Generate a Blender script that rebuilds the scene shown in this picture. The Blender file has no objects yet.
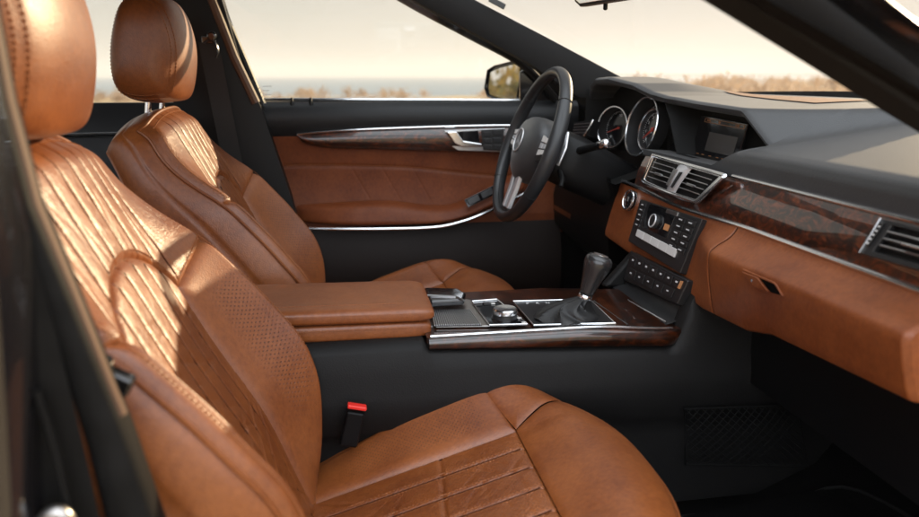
import bpy, bmesh, math, random
import numpy as np
from mathutils import Vector, Matrix
random.seed(7); rng = np.random.default_rng(7)
SC = bpy.context.scene; COL = SC.collection

# ------------------------------------------------------------------ camera, sky, sun, exposure
FPX, CX, CY = 720.0, 459.5, 258.5           # the photograph's focal length and centre in its own pixels
PITCH = math.atan(183 / FPX); YAW = math.atan(129 * math.cos(PITCH) / FPX)
CAM = np.array([0.0, -1.22, 1.02])
sp_, cp_, sy_, cy_ = math.sin(PITCH), math.cos(PITCH), math.sin(YAW), math.cos(YAW)
FW = np.array([sy_*cp_, cy_*cp_, -sp_]); RT = np.array([cy_, -sy_, 0]); UP = np.array([sy_*sp_, cy_*sp_, cp_])
cd = bpy.data.cameras.new('camera'); cam = bpy.data.objects.new('camera', cd); COL.objects.link(cam)
cam.matrix_world = Matrix(((RT[0], UP[0], -FW[0], CAM[0]), (RT[1], UP[1], -FW[1], CAM[1]), (RT[2], UP[2], -FW[2], CAM[2]), (0, 0, 0, 1)))
cd.sensor_width = 36; cd.lens = FPX / 919 * 36; cd.clip_start = 0.02; cd.clip_end = 20000
cd.dof.use_dof = True; cd.dof.focus_distance = 1.3; cd.dof.aperture_fstop = 3.4
SC.camera = cam
SUN_EL, SUN_AZ = 14.5, 39.0                 # azimuth from +X (car's nose) towards +Y (driver's side)
w = bpy.data.worlds.new('World'); SC.world = w; w.use_nodes = True
wn, wl = w.node_tree.nodes, w.node_tree.links
bg = wn['Background']; bg.inputs['Strength'].default_value = 0.15
sky = wn.new('ShaderNodeTexSky'); sky.sky_type = 'NISHITA'; sky.sun_disc = False
sky.sun_elevation = math.radians(SUN_EL); sky.sun_rotation = math.radians(90 - SUN_AZ)
sky.air_density = 1.0; sky.dust_density = 1.5; sky.ozone_density = 1.0; sky.altitude = 0
hs = wn.new('ShaderNodeHueSaturation'); hs.inputs['Saturation'].default_value = 0.7
gm = wn.new('ShaderNodeGamma'); gm.inputs['Gamma'].default_value = 0.2       # thick even haze: the sky is flatter than a clear one
tn = wn.new('ShaderNodeMix'); tn.data_type = 'RGBA'; tn.blend_type = 'MULTIPLY'; tn.inputs[0].default_value = 1.0; tn.inputs[7].default_value = (1.0, 0.93, 0.87, 1)
wl.new(sky.outputs[0], hs.inputs['Color']); wl.new(hs.outputs[0], gm.inputs[0]); wl.new(gm.outputs[0], tn.inputs[6]); 
# bright sky patch added behind the camera as cabin fill light, broken by noise
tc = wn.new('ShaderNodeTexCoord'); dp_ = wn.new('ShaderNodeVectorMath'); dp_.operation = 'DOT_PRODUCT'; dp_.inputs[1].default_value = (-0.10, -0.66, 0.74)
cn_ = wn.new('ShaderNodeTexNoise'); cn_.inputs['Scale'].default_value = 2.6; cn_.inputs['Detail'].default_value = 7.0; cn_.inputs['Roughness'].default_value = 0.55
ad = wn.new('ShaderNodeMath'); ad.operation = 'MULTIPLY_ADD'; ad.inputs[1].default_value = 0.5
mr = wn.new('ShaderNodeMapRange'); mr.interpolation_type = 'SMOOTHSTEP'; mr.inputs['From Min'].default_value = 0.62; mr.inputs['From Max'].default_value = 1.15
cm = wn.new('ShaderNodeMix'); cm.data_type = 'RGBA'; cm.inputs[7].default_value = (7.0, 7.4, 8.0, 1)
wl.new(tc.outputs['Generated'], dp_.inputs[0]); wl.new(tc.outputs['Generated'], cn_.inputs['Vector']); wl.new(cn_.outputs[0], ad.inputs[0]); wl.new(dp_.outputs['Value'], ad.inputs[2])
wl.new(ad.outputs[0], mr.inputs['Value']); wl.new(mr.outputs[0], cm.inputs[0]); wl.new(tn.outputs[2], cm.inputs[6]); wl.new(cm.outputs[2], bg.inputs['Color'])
sl = bpy.data.lights.new('sun', 'SUN'); sl.energy = 2.5; sl.angle = math.radians(0.6); sl.color = (1.0, 0.75, 0.46)
so = bpy.data.objects.new('sun', sl); COL.objects.link(so)
sd = Vector((math.cos(math.radians(SUN_EL))*math.cos(math.radians(SUN_AZ)), math.cos(math.radians(SUN_EL))*math.sin(math.radians(SUN_AZ)), math.sin(math.radians(SUN_EL))))
so.rotation_euler = sd.to_track_quat('Z', 'Y').to_euler(); so.location = (6, 3, 4)
vs = SC.view_settings; vs.view_transform = 'Standard'; vs.look = 'None'; vs.exposure = 1.78; vs.gamma = 1.0; vs.use_curve_mapping = False
SC.cycles.use_denoising = True; SC.cycles.max_bounces = 10; SC.cycles.transparent_max_bounces = 12
SC.cycles.sample_clamp_indirect = 6.0

def at(x, y, X=None, Y=None, Z=None):
    """world point seen at photo pixel (x, y) on the plane X=, Y= or Z="""
    u, v = (x - CX) / FPX, (CY - y) / FPX
    d = FW + u*RT + v*UP
    t = (X - CAM[0])/d[0] if X is not None else (Y - CAM[1])/d[1] if Y is not None else (Z - CAM[2])/d[2]
    return CAM + t*d

# ------------------------------------------------------------------ materials
def mat(name, base, rough=0.5, metal=0.0, spec=0.5, coat=0.0, coat_rough=0.05, emit=None):
    m = bpy.data.materials.new(name); m.use_nodes = True
    b = m.node_tree.nodes['Principled BSDF']
    b.inputs['Base Color'].default_value = (*base, 1); b.inputs['Roughness'].default_value = rough
    b.inputs['Metallic'].default_value = metal; b.inputs['Specular IOR Level'].default_value = spec
    b.inputs['Coat Weight'].default_value = coat; b.inputs['Coat Roughness'].default_value = coat_rough
    if emit:
        b.inputs['Emission Color'].default_value = (*emit[0], 1); b.inputs['Emission Strength'].default_value = emit[1]
    return m
def nd(m, t, **kw):
    n = m.node_tree.nodes.new(t)
    for k, v in kw.items():
        if k in n.inputs: n.inputs[k].default_value = v
        else: setattr(n, k, v)
    return n
def lk(m, a, b): m.node_tree.links.new(a, b)
def bsdf(m): return m.node_tree.nodes['Principled BSDF']
def coords(m, scale=(1, 1, 1), out='Object', rot=(0, 0, 0)):
    tc = nd(m, 'ShaderNodeTexCoord'); mp = nd(m, 'ShaderNodeMapping')
    mp.inputs['Scale'].default_value = scale; mp.inputs['Rotation'].default_value = rot
    lk(m, tc.outputs[out], mp.inputs[0]); return mp.outputs[0]
def ramp(m, fac, stops):
    r = nd(m, 'ShaderNodeValToRGB'); cr = r.color_ramp
    while len(cr.elements) < len(stops): cr.elements.new(0.5)
    for e, (p, c) in zip(cr.elements, stops): e.position = p; e.color = (*c, 1)
    lk(m, fac, r.inputs[0]); return r.outputs[0]
def bump(m, height, strength, dist, prev=None):
    b = nd(m, 'ShaderNodeBump'); b.inputs['Strength'].default_value = strength; b.inputs['Distance'].default_value = dist
    lk(m, height, b.inputs['Height'])
    if prev is not None: lk(m, prev, b.inputs['Normal'])
    lk(m, b.outputs[0], bsdf(m).inputs['Normal']); return b.outputs[0]
def grain(m, scale=600, strength=0.25, dist=0.0004, noise=True, wrinkle=0.0, wscale=(30, 30, 30)):
    v = nd(m, 'ShaderNodeTexVoronoi', Scale=scale); lk(m, coords(m), v.inputs['Vector'])
    o = bump(m, v.outputs['Distance'], strength, dist)
    if wrinkle:
        n = nd(m, 'ShaderNodeTexNoise', Scale=1.0, Detail=6.0, Roughness=0.62, Distortion=0.9)
        lk(m, coords(m, wscale), n.inputs['Vector'])
        o = bump(m, n.outputs[0], wrinkle, 0.004, o)
        n2 = nd(m, 'ShaderNodeTexVoronoi', Scale=1.0, feature='DISTANCE_TO_EDGE'); 
        lk(m, coords(m, tuple(4*q for q in wscale)), n2.inputs['Vector'])
        mm = nd(m, 'ShaderNodeMath', operation='MINIMUM'); mm.inputs[1].default_value = 0.12; lk(m, n2.outputs['Distance'], mm.inputs[0])
        o = bump(m, mm.outputs[0], wrinkle*0.5, 0.004, o)
    return o
def varied(m, base, amt, scale):
    n = nd(m, 'ShaderNodeTexNoise', Scale=scale, Detail=5.0, Roughness=0.6); lk(m, coords(m), n.inputs['Vector'])
    lo = tuple(c*(1-amt) for c in base); hi = tuple(min(1, c*(1+amt)) for c in base)
    c = ramp(m, n.outputs[0], [(0.3, lo), (0.7, hi)]); lk(m, c, bsdf(m).inputs['Base Color']); return c
def rough_var(m, lo, hi, scale):
    n = nd(m, 'ShaderNodeTexNoise', Scale=scale, Detail=4.0); lk(m, coords(m), n.inputs['Vector'])
    mr = nd(m, 'ShaderNodeMapRange'); mr.inputs['To Min'].default_value = lo; mr.inputs['To Max'].default_value = hi
    lk(m, n.outputs[0], mr.inputs['Value']); lk(m, mr.outputs[0], bsdf(m).inputs['Roughness'])

TAN = (0.212, 0.059, 0.0128)
def mottled(m, base, amt, scale):
    n = nd(m, 'ShaderNodeTexNoise', Scale=scale, Detail=6.0, Roughness=0.62); lk(m, coords(m), n.inputs['Vector'])
    n2 = nd(m, 'ShaderNodeTexNoise', Scale=150.0, Detail=3.0, Roughness=0.6); lk(m, coords(m, (1, 1.4, 0.8)), n2.inputs['Vector'])
    ma = nd(m, 'ShaderNodeMath', operation='MULTIPLY_ADD'); ma.inputs[1].default_value = 0.38; lk(m, n2.outputs[0], ma.inputs[0])
    mb_ = nd(m, 'ShaderNodeMath', operation='MULTIPLY'); mb_.inputs[1].default_value = 0.62; lk(m, n.outputs[0], mb_.inputs[0]); lk(m, mb_.outputs[0], ma.inputs[2])
    d = (base[0]*(1-amt), base[1]*(1-amt*1.35), base[2]*(1-amt*1.6)); h = (min(1, base[0]*(1+amt)), base[1]*(1+amt*1.3), base[2]*(1+amt*1.5))
    c = ramp(m, ma.outputs[0], [(0.34, d), (0.5, base), (0.66, h)]); lk(m, c, bsdf(m).inputs['Base Color']); return c
def leather(name, base=TAN, rough=0.42, wrinkle=0.0, ws=(30, 30, 30), perf=False, spec=0.5, coat=0.16):
    m = mat(name, base, rough, spec=spec, coat=coat, coat_rough=0.42); c = mottled(m, base, 0.34, 9)
    rough_var(m, rough-0.10, rough+0.12, 24)
    o = grain(m, 460, 0.34, 0.0006, wrinkle=wrinkle, wscale=ws)
    if perf:
        v = nd(m, 'ShaderNodeTexVoronoi', Scale=1/0.0054, voronoi_dimensions='2D'); v.inputs['Randomness'].default_value = 0.0
        lk(m, coords(m, out='UV', rot=(0, 0, math.radians(45))), v.inputs['Vector'])
        at_ = nd(m, 'ShaderNodeAttribute', attribute_name='perf')
        lt = nd(m, 'ShaderNodeMapRange', interpolation_type='SMOOTHSTEP')
        lt.inputs['From Min'].default_value = 0.12; lt.inputs['From Max'].default_value = 0.25
        lt.inputs['To Min'].default_value = 0.8; lt.inputs['To Max'].default_value = 0.0
        lk(m, v.outputs['Distance'], lt.inputs['Value'])
        mu = nd(m, 'ShaderNodeMath', operation='MULTIPLY'); lk(m, lt.outputs[0], mu.inputs[0]); lk(m, at_.outputs['Fac'], mu.inputs[1])
        mx = nd(m, 'ShaderNodeMix', data_type='RGBA'); lk(m, mu.outputs[0], mx.inputs[0]); lk(m, c, mx.inputs[6]); mx.inputs[7].default_value = (0.03, 0.008, 0.004, 1)
        lk(m, mx.outputs[2], bsdf(m).inputs['Base Color'])
        iv = nd(m, 'ShaderNodeMath', operation='SUBTRACT'); iv.inputs[0].default_value = 1.0; lk(m, mu.outputs[0], iv.inputs[1])
        bump(m, iv.outputs[0], 0.6, 0.0015, o)
    return m
L_SMOOTH = leather('smooth tan leather', rough=0.41, spec=0.6, wrinkle=0.10, ws=(34, 34, 34))
L_WORN = leather('creased tan leather', spec=0.7, rough=0.35, wrinkle=0.34, ws=(105, 60, 60))
L_CUSH = leather('creased perforated tan leather', spec=0.7, rough=0.33, wrinkle=0.36, ws=(60, 80, 80), perf=True)
L_PERF = leather('perforated tan leather', spec=0.65, rough=0.42, perf=True)
L_DOOR = leather('shaded door tan leather', base=(0.125, 0.029, 0.0066), rough=0.55, spec=0.25, coat=0.05)  # same tan leather, shade of the dimly lit door put into the colour
L_DASH = leather('dash tan leather', base=(0.185, 0.048, 0.0115), rough=0.46, spec=0.4, coat=0.2)
THREAD = mat('tan thread', (0.30, 0.10, 0.03), 0.7)
SEAM_SHADE = mat('seam shade cord', (0.060, 0.016, 0.005), 0.8, spec=0.1)  # dark cord colour stands in for the shade down in seam grooves
PAD = mat('soft dash skin', (0.030, 0.031, 0.033), 0.42, spec=0.6); varied(PAD, (0.030, 0.031, 0.033), 0.12, 9); grain(PAD, 380, 0.22, 0.0006); bsdf(PAD).inputs['Sheen Weight'].default_value = 0.12; bsdf(PAD).inputs['Sheen Roughness'].default_value = 0.35
BLK = mat('black trim plastic', (0.0030, 0.0030, 0.0034), 0.45, spec=0.2); grain(BLK, 500, 0.2, 0.0004)
SIDE = mat('console side skin', (0.0075, 0.0072, 0.0072), 0.55, spec=0.2); varied(SIDE, (0.0075, 0.0072, 0.0072), 0.15, 12); grain(SIDE, 420, 0.3, 0.0006)
DOORBLK = mat('door top skin', (0.0085, 0.0092, 0.0105), 0.48, spec=0.3); grain(DOORBLK, 420, 0.3, 0.0006)
GLOSS = mat('gloss black', (0.006, 0.006, 0.007), 0.08, coat=0.6)
PAINT = mat('black car paint', (0.006, 0.006, 0.008), 0.25, coat=1.0, coat_rough=0.03)
RUB = mat('black rubber', (0.005, 0.005, 0.0055), 0.6, spec=0.12); varied(RUB, (0.006, 0.006, 0.006), 0.3, 40)
SEAL_LIT = mat('sunlit seal rubber', (0.10, 0.050, 0.026), 0.6)  # black rubber coloured brown so the strip reads as sunlit
CARPET = mat('black carpet', (0.0018, 0.0018, 0.0019), 0.95, spec=0.05)
_n = nd(CARPET, 'ShaderNodeTexNoise', Scale=500.0, Detail=2.0); lk(CARPET, coords(CARPET), _n.inputs['Vector']); bump(CARPET, _n.outputs[0], 0.7, 0.002)
FABRIC = mat('grey pillar cloth', (0.013, 0.0125, 0.0125), 0.9, spec=0.2)
_n = nd(FABRIC, 'ShaderNodeTexNoise', Scale=900.0, Detail=2.0); lk(FABRIC, coords(FABRIC), _n.inputs['Vector']); bump(FABRIC, _n.outputs[0], 0.4, 0.0008)
CHROME = mat('chrome', (0.80, 0.81, 0.83), 0.18, metal=1.0); rough_var(CHROME, 0.12, 0.26, 60)
SATIN = mat('satin silver', (0.55, 0.55, 0.56), 0.32, metal=1.0); rough_var(SATIN, 0.25, 0.4, 80)
ALU = mat('brushed frame', (0.42, 0.40, 0.38), 0.35, metal=1.0)
SILV = mat('silver lacquer', (0.55, 0.55, 0.56), 0.22, metal=0.35, coat=0.5)
DKMET = mat('dark grey lacquer', (0.028, 0.027, 0.028), 0.25, metal=0.3, coat=0.4, coat_rough=0.15)
BTN = mat('black button', (0.014, 0.014, 0.015), 0.35)
BTNG = mat('grey silver button', (0.60, 0.58, 0.56), 0.4, metal=0.1)
MARK = mat('pale printing', (0.55, 0.55, 0.55), 0.6)
RED = mat('red plastic', (0.75, 0.03, 0.02), 0.35)
NEEDLE = mat('red needle', (0.45, 0.05, 0.03), 0.4)
SCREEN = mat('grey screen image', (0.05, 0.045, 0.042), 0.25)
SCRDK = mat('dark screen glass', (0.006, 0.006, 0.007), 0.12)
AMBER = mat('amber printing', (0.45, 0.2, 0.08), 0.6)
WEB = mat('belt webbing', (0.012, 0.011, 0.011), 0.7)
BOOT = mat('black soft leather', (0.007, 0.007, 0.0075), 0.5); grain(BOOT, 450, 0.4, 0.0006)
RIMLEA = mat('black wheel leather', (0.014, 0.015, 0.017), 0.38); grain(RIMLEA, 600, 0.2, 0.0004)
MIRROR = mat('mirror glass', (0.9, 0.9, 0.9), 0.01, metal=1.0)
NET = mat('net cord', (0.004, 0.004, 0.004), 0.9, spec=0.1)
SPK = mat('speaker mesh', (0.17, 0.085, 0.05), 0.7); grain(SPK, 900, 0.5, 0.0008)
# burl wood
WOOD = mat('burl wood lacquer', (0.05, 0.015, 0.006), 0.3, coat=1.0, coat_rough=0.02); bsdf(WOOD).inputs['Coat IOR'].default_value = 1.65
_n = nd(WOOD, 'ShaderNodeTexNoise', Scale=34.0, Detail=9.0, Roughness=0.68, Distortion=2.2); lk(WOOD, coords(WOOD, (0.6, 1.0, 1.5)), _n.inputs['Vector'])
_c = ramp(WOOD, _n.outputs[0], [(0.36, (0.004, 0.0015, 0.001)), (0.48, (0.022, 0.0045, 0.0015)), (0.60, (0.10, 0.021, 0.005)), (0.76, (0.20, 0.050, 0.012))])
_v = nd(WOOD, 'ShaderNodeTexVoronoi', Scale=75.0); lk(WOOD, coords(WOOD), _v.inputs['Vector'])
_m = nd(WOOD, 'ShaderNodeMix', data_type='RGBA', blend_type='MULTIPLY'); _m.inputs[0].default_value = 0.55
lk(WOOD, _c, _m.inputs[6]); lk(WOOD, ramp(WOOD, _v.outputs['Distance'], [(0.05, (0.15, 0.12, 0.1)), (0.5, (1, 1, 1))]), _m.inputs[7])
lk(WOOD, _m.outputs[2], bsdf(WOOD).inputs['Base Color'])
WOODDR = WOOD.copy(); WOODDR.name = 'door burl wood lacquer'; bsdf(WOODDR).inputs['Coat IOR'].default_value = 1.42
WOOD_SHADED = WOOD.copy(); WOOD_SHADED.name = 'shaded burl wood lacquer'; bsdf(WOOD_SHADED).inputs['Coat IOR'].default_value = 1.5  # same burl wood; console shade is put into darker ramp colours below
for _n in WOOD_SHADED.node_tree.nodes:
    if _n.type == 'VALTORGB' and len(_n.color_ramp.elements) == 4:
        for _e, _c in zip(_n.color_ramp.elements, ((.003, .0011, .0007), (.014, .0032, .001), (.055, .012, .003), (.10, .026, .007))): _e.color = (*_c, 1)
# window glass: thin clear sheet
def glass_mat(name, tint):
    m = bpy.data.materials.new(name); m.use_nodes = True; nt = m.node_tree; nt.nodes.clear()
    o = nt.nodes.new('ShaderNodeOutputMaterial'); t = nt.nodes.new('ShaderNodeBsdfTransparent'); g = nt.nodes.new('ShaderNodeBsdfGlossy')
    lw = nt.nodes.new('ShaderNodeLayerWeight'); lw.inputs['Blend'].default_value = 0.5; x = nt.nodes.new('ShaderNodeMixShader')
    pw = nt.nodes.new('ShaderNodeMath'); pw.operation = 'POWER'; pw.inputs[1].default_value = 5.0; nt.links.new(lw.outputs['Facing'], pw.inputs[0])
    f = nt.nodes.new('ShaderNodeMapRange'); f.inputs['To Min'].default_value = 0.04; f.inputs['To Max'].default_value = 0.8; nt.links.new(pw.outputs[0], f.inputs['Value'])
    g.inputs['Roughness'].default_value = 0.01; t.inputs['Color'].default_value = (*tint, 1)
    nt.links.new(f.outputs[0], x.inputs[0]); nt.links.new(t.outputs[0], x.inputs[1]); nt.links.new(g.outputs[0], x.inputs[2]); nt.links.new(x.outputs[0], o.inputs[0])
    return m
GLASS = glass_mat('window glass', (0.95, 0.965, 0.95))

# ------------------------------------------------------------------ mesh helpers
def ss(a, b, x):
    t = np.clip((np.asarray(x, float) - a) / (b - a), 0, 1); return t*t*(3 - 2*t)
class MB:
    def __init__(s): s.v = []; s.f = []; s.uv = None; s.perf = None
    def add(s, vs, fs):
        o = len(s.v); s.v += [tuple(map(float, p)) for p in vs]; s.f += [tuple(o+i for i in f) for f in fs]; return s
    def grid(s, P, closeu=False, closev=False, flip=False):
        P = np.asarray(P, float); nu, nv = P.shape[:2]; fs = []
        for i in range(nu if closeu else nu-1):
            for j in range(nv if closev else nv-1):
                a, b, c, d = i*nv+j, ((i+1) % nu)*nv+j, ((i+1) % nu)*nv+(j+1) % nv, i*nv+(j+1) % nv
                fs.append((a, d, c, b) if flip else (a, b, c, d))
        return s.add(P.reshape(-1, 3), fs)
    def box(s, c, d, R=None):
        c = np.array(c, float); h = np.array(d, float)/2; vs = []
        for i in (-1, 1):
            for j in (-1, 1):
                for k in (-1, 1):
                    p = h*np.array((i, j, k)); vs.append(c + (R @ p if R is not None else p))
        return s.add(vs, [(0, 1, 3, 2), (4, 6, 7, 5), (0, 4, 5, 1), (2, 3, 7, 6), (0, 2, 6, 4), (1, 5, 7, 3)])
    def prism(s, poly, vec):
        n = len(poly); poly = [np.array(p, float) for p in poly]; vec = np.array(vec, float)
        return s.add(poly + [p+vec for p in poly], [tuple(range(n)), tuple(range(2*n-1, n-1, -1))] + [(i, i+n, (i+1) % n+n, (i+1) % n) for i in range(n)])
    def tube(s, path, r, n=8, closed=False, cap=True, flat=None):
        P = [np.array(p, float) for p in path]; m = len(P); rings = []; up = None
        for i in range(m):
            t = P[(i+1) % m]-P[i-1] if closed else P[min(i+1, m-1)]-P[max(i-1, 0)]
            t = t/ (np.linalg.norm(t)+1e-12)
            if up is None:
                up = np.array((0, 0, 1.)) if abs(t[2]) < .9 else np.array((1., 0, 0))
            a = up - t*np.dot(up, t); a /= np.linalg.norm(a)+1e-12; b = np.cross(t, a); up = a
            ri = r[i] if hasattr(r, '__len__') else r
            fl = flat if flat else 1.0
            rings.append([P[i] + ri*(math.cos(2*math.pi*k/n)*a*fl + math.sin(2*math.pi*k/n)*b) for k in range(n)])
        o = len(s.v); s.grid(rings, closeu=closed, closev=True)
        if cap and not closed: s.f += [tuple(o+k for k in range(n-1, -1, -1)), tuple(o+(m-1)*n+k for k in range(n))]
        return s
    def lathe(s, c, axis, prof, n=32, cap=True):
        axis = np.array(axis, float); axis /= np.linalg.norm(axis)
        a = np.cross(axis, (0, 0, 1.)) if abs(axis[2]) < .9 else np.cross(axis, (1., 0, 0)); a /= np.linalg.norm(a); b = np.cross(axis, a)
        P = [[np.array(c) + axis*h + r*(math.cos(2*math.pi*k/n)*a + math.sin(2*math.pi*k/n)*b) for k in range(n)] for r, h in prof]
        o = len(s.v); s.grid(P, closev=True)
        if cap: s.f += [tuple(o+k for k in range(n-1, -1, -1)), tuple(o+(len(prof)-1)*n+k for k in range(n))]
        return s
    def build(s, name, m, parent=None, bevel=0, seg=2, smooth=True, sharp=40, sub=0, face=None):
        org = np.array(parent['_org']) if parent is not None and '_org' in parent else (np.array(ORG.get(parent.name, (0, 0, 0))) if parent is not None else np.zeros(3))
        me = bpy.data.meshes.new(name)
        V = np.array(s.v) - org
        me.from_pydata(V.tolist(), [], s.f); me.validate()
        if s.uv is not None:
            u = me.uv_layers.new(name='UVMap'); li = np.empty(len(me.loops), int); me.loops.foreach_get('vertex_index', li)
            u.data.foreach_set('uv', np.asarray(s.uv, float)[li].ravel())
        if s.perf is not None:
            a = me.attributes.new('perf', 'FLOAT', 'POINT'); a.data.foreach_set('value', np.asarray(s.perf, float).ravel())
        bm = bmesh.new(); bm.from_mesh(me)
        if face is None: bmesh.ops.recalc_face_normals(bm, faces=bm.faces)
        else:
            bm.normal_update(); tot = Vector((0, 0, 0))
            for f_ in bm.faces: tot += f_.normal*f_.calc_area()
            if tot.dot(Vector(face)) < 0: bmesh.ops.reverse_faces(bm, faces=bm.faces)
        bm.to_mesh(me); bm.free()
        if smooth:
            me.shade_smooth()
            if sharp < 180 and not bevel: me.set_sharp_from_angle(angle=math.radians(sharp))
        me.materials.append(m)
        o = bpy.data.objects.new(name, me); COL.objects.link(o)
        if parent is not None: o.parent = parent; ORG[o.name] = tuple(org)
        if bevel:
            b = o.modifiers.new('bevel', 'BEVEL'); b.width = bevel; b.segments = seg; b.limit_method = 'ANGLE'; b.angle_limit = math.radians(30); b.harden_normals = True
        if sub:
            q = o.modifiers.new('smooth', 'SUBSURF'); q.levels = sub; q.render_levels = sub
        return o
ORG = {}
def thing(name, label, cat, loc=(0, 0, 0), group=None):
    o = bpy.data.objects.new(name, None); COL.objects.link(o); o.location = loc; o.empty_display_size = 0.05
    o['label'] = label; o['category'] = cat
    if group: o['group'] = group
    ORG[o.name] = tuple(loc); return o
def catmull(pts, n=8, closed=False):
    P = [np.array(p, float) for p in pts]; m = len(P); out = []
    for i in range(m if closed else m-1):
        p0 = P[i-1] if closed or i > 0 else P[0]; p1 = P[i]; p2 = P[(i+1) % m]; p3 = P[(i+2) % m] if closed or i+2 < m else P[-1]
        for k in range(n):
            t = k/n; out.append(0.5*((2*p1)+(-p0+p2)*t+(2*p0-5*p1+4*p2-p3)*t*t+(-p0+3*p1-3*p2+p3)*t**3))
    if not closed: out.append(P[-1])
    return out
def resample(path, step):
    P = np.array(path); d = np.r_[0, np.cumsum(np.linalg.norm(np.diff(P, axis=0), axis=1))]
    q = np.arange(0, d[-1], step); return np.stack([np.interp(q, d, P[:, k]) for k in range(3)], 1)
def stitches(mb, path, pitch=0.0058, ln=0.0042, r=0.0006, lift=0.0, nrm=None):
    P = resample(path, pitch)
    for i in range(len(P)-1):
        a, b = P[i], P[i+1]; d = b-a; L = np.linalg.norm(d)
        if L < 1e-6: continue
        d /= L; e = a + d*ln; mid = (a+e)/2
        up = np.array(nrm if nrm is not None else (0, 0, 1.)); mid = mid + up*0.0006
        mb.tube([a-up*0.0008, a+up*lift, mid, e+up*lift, e-up*0.0008], r, 4, cap=False)
class Quad:
    """bilinear frame on a slightly tilted panel: u left to right, v top to bottom, d out of the face"""
    def __init__(s, tl, tr, br, bl):
        s.c = [np.array(p, float) for p in (tl, tr, br, bl)]
        n = np.cross(s.c[1]-s.c[0], s.c[3]-s.c[0]); n /= np.linalg.norm(n)
        if n @ (CAM - s.c[0]) < 0: n = -n
        s.n = n
    def p(s, u, v, d=0):
        a, b, c, e = s.c; return (a*(1-u)+b*u)*(1-v)+(e*(1-u)+c*u)*v + s.n*d
    def box(s, mb, u0, v0, u1, v1, d0, d1):
        mb.prism([s.p(u0, v0, d0), s.p(u1, v0, d0), s.p(u1, v1, d0), s.p(u0, v1, d0)], s.n*(d1-d0)); return mb
    def poly(s, mb, uv, d0, d1): mb.prism([s.p(u, v, d0) for u, v in uv], s.n*(d1-d0)); return mb
def text(body, name, size, o, xd, yd, m, parent, ext=0.0003, align='CENTER'):
    cu = bpy.data.curves.new(name, 'FONT'); cu.body = body; cu.size = size; cu.extrude = ext; cu.align_x = align; cu.align_y = 'CENTER'
    tmp = bpy.data.objects.new(name, cu); COL.objects.link(tmp); dg = bpy.context.evaluated_depsgraph_get(); dg.update()
    me = bpy.data.meshes.new_from_object(tmp.evaluated_get(dg)); bpy.data.objects.remove(tmp); bpy.data.curves.remove(cu)
    me.name = name; me.materials.clear(); me.materials.append(m); ob = bpy.data.objects.new(name, me); COL.objects.link(ob)
    xd = Vector(xd).normalized(); yd = Vector(yd); yd = (yd - xd*yd.dot(xd)).normalized(); zd = xd.cross(yd)
    org = Vector(ORG.get(parent.name, (0, 0, 0))); o = Vector(o) - org
    ob.matrix_local = Matrix(((xd.x, yd.x, zd.x, o.x), (xd.y, yd.y, zd.y, o.y), (xd.z, yd.z, zd.z, o.z), (0, 0, 0, 1)))
    ob.parent = parent; ORG[ob.name] = tuple(org); return ob
def circ(c, nv, r, n=48):
    nv = np.array(nv, float); nv /= np.linalg.norm(nv); a = np.cross(nv, (0, 0, 1.)); a /= np.linalg.norm(a); b = np.cross(nv, a)
    return [np.array(c) + r*(math.cos(q)*a+math.sin(q)*b) for q in np.linspace(0, 2*math.pi, n+1)[:-1]]
def ring_prism(mb, outer, inner, vec):
    n = len(outer); vec = np.array(vec, float); O = [np.array(p, float) for p in outer]; I = [np.array(p, float) for p in inner]
    mb.grid([O, [p+vec for p in O], [p+vec for p in I], I], closeu=True, closev=True); return mb

# ------------------------------------------------------------------ setting outside the car
def structure(name, mb, m, **k):
    o = mb.build(name, m, **k); o['kind'] = 'structure'; return o
GROUND = mat('dry straw field', (0.3, 0.2, 0.1), 0.95, spec=0.1)
_n = nd(GROUND, 'ShaderNodeTexNoise', Scale=0.35, Detail=8.0, Roughness=0.7); lk(GROUND, coords(GROUND), _n.inputs['Vector'])
lk(GROUND, ramp(GROUND, _n.outputs[0], [(0.3, (0.22, 0.16, 0.08)), (0.5, (0.38, 0.27, 0.15)), (0.7, (0.50, 0.38, 0.23))]), bsdf(GROUND).inputs['Base Color'])
SEA = mat('hazy sea', (0.16, 0.20, 0.22), 0.35)
_n = nd(SEA, 'ShaderNodeTexNoise', Scale=0.6, Detail=4.0); lk(SEA, coords(SEA, (1, 0.4, 1)), _n.inputs['Vector']); bump(SEA, _n.outputs[0], 0.5, 0.3)
# one ground sheet: flat round the car, dropping to the shore on the left, level field ahead
gx = np.concatenate([-np.geomspace(3000, 8, 30), np.linspace(-6, 6, 9), np.geomspace(8, 3000, 30)])
gy = np.concatenate([-np.geomspace(3000, 8, 20), np.linspace(-6, 6, 7), np.geomspace(8, 60, 26), np.geomspace(66, 3000, 12)])
P = []
for x in gx:
    row = []
    for y in gy:
        shore = 34 + 0.05*abs(x) + max(0, x-6)*1.1
        z = -4.0*float(ss(shore, shore+12, y)) + 0.12*math.sin(x*0.7)*math.sin(y*0.5+1)*float(ss(6, 20, abs(x)+abs(y)))
        row.append((x, y, z))
    P.append(row)
structure('ground', MB().grid(P), GROUND, sharp=180)
structure('sea', MB().grid([[(x, y, -2.2) for y in (30, 200, 2000, 16000)] for x in (-16000, -1500, -200, 200, 1500, 16000)]), SEA)
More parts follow.
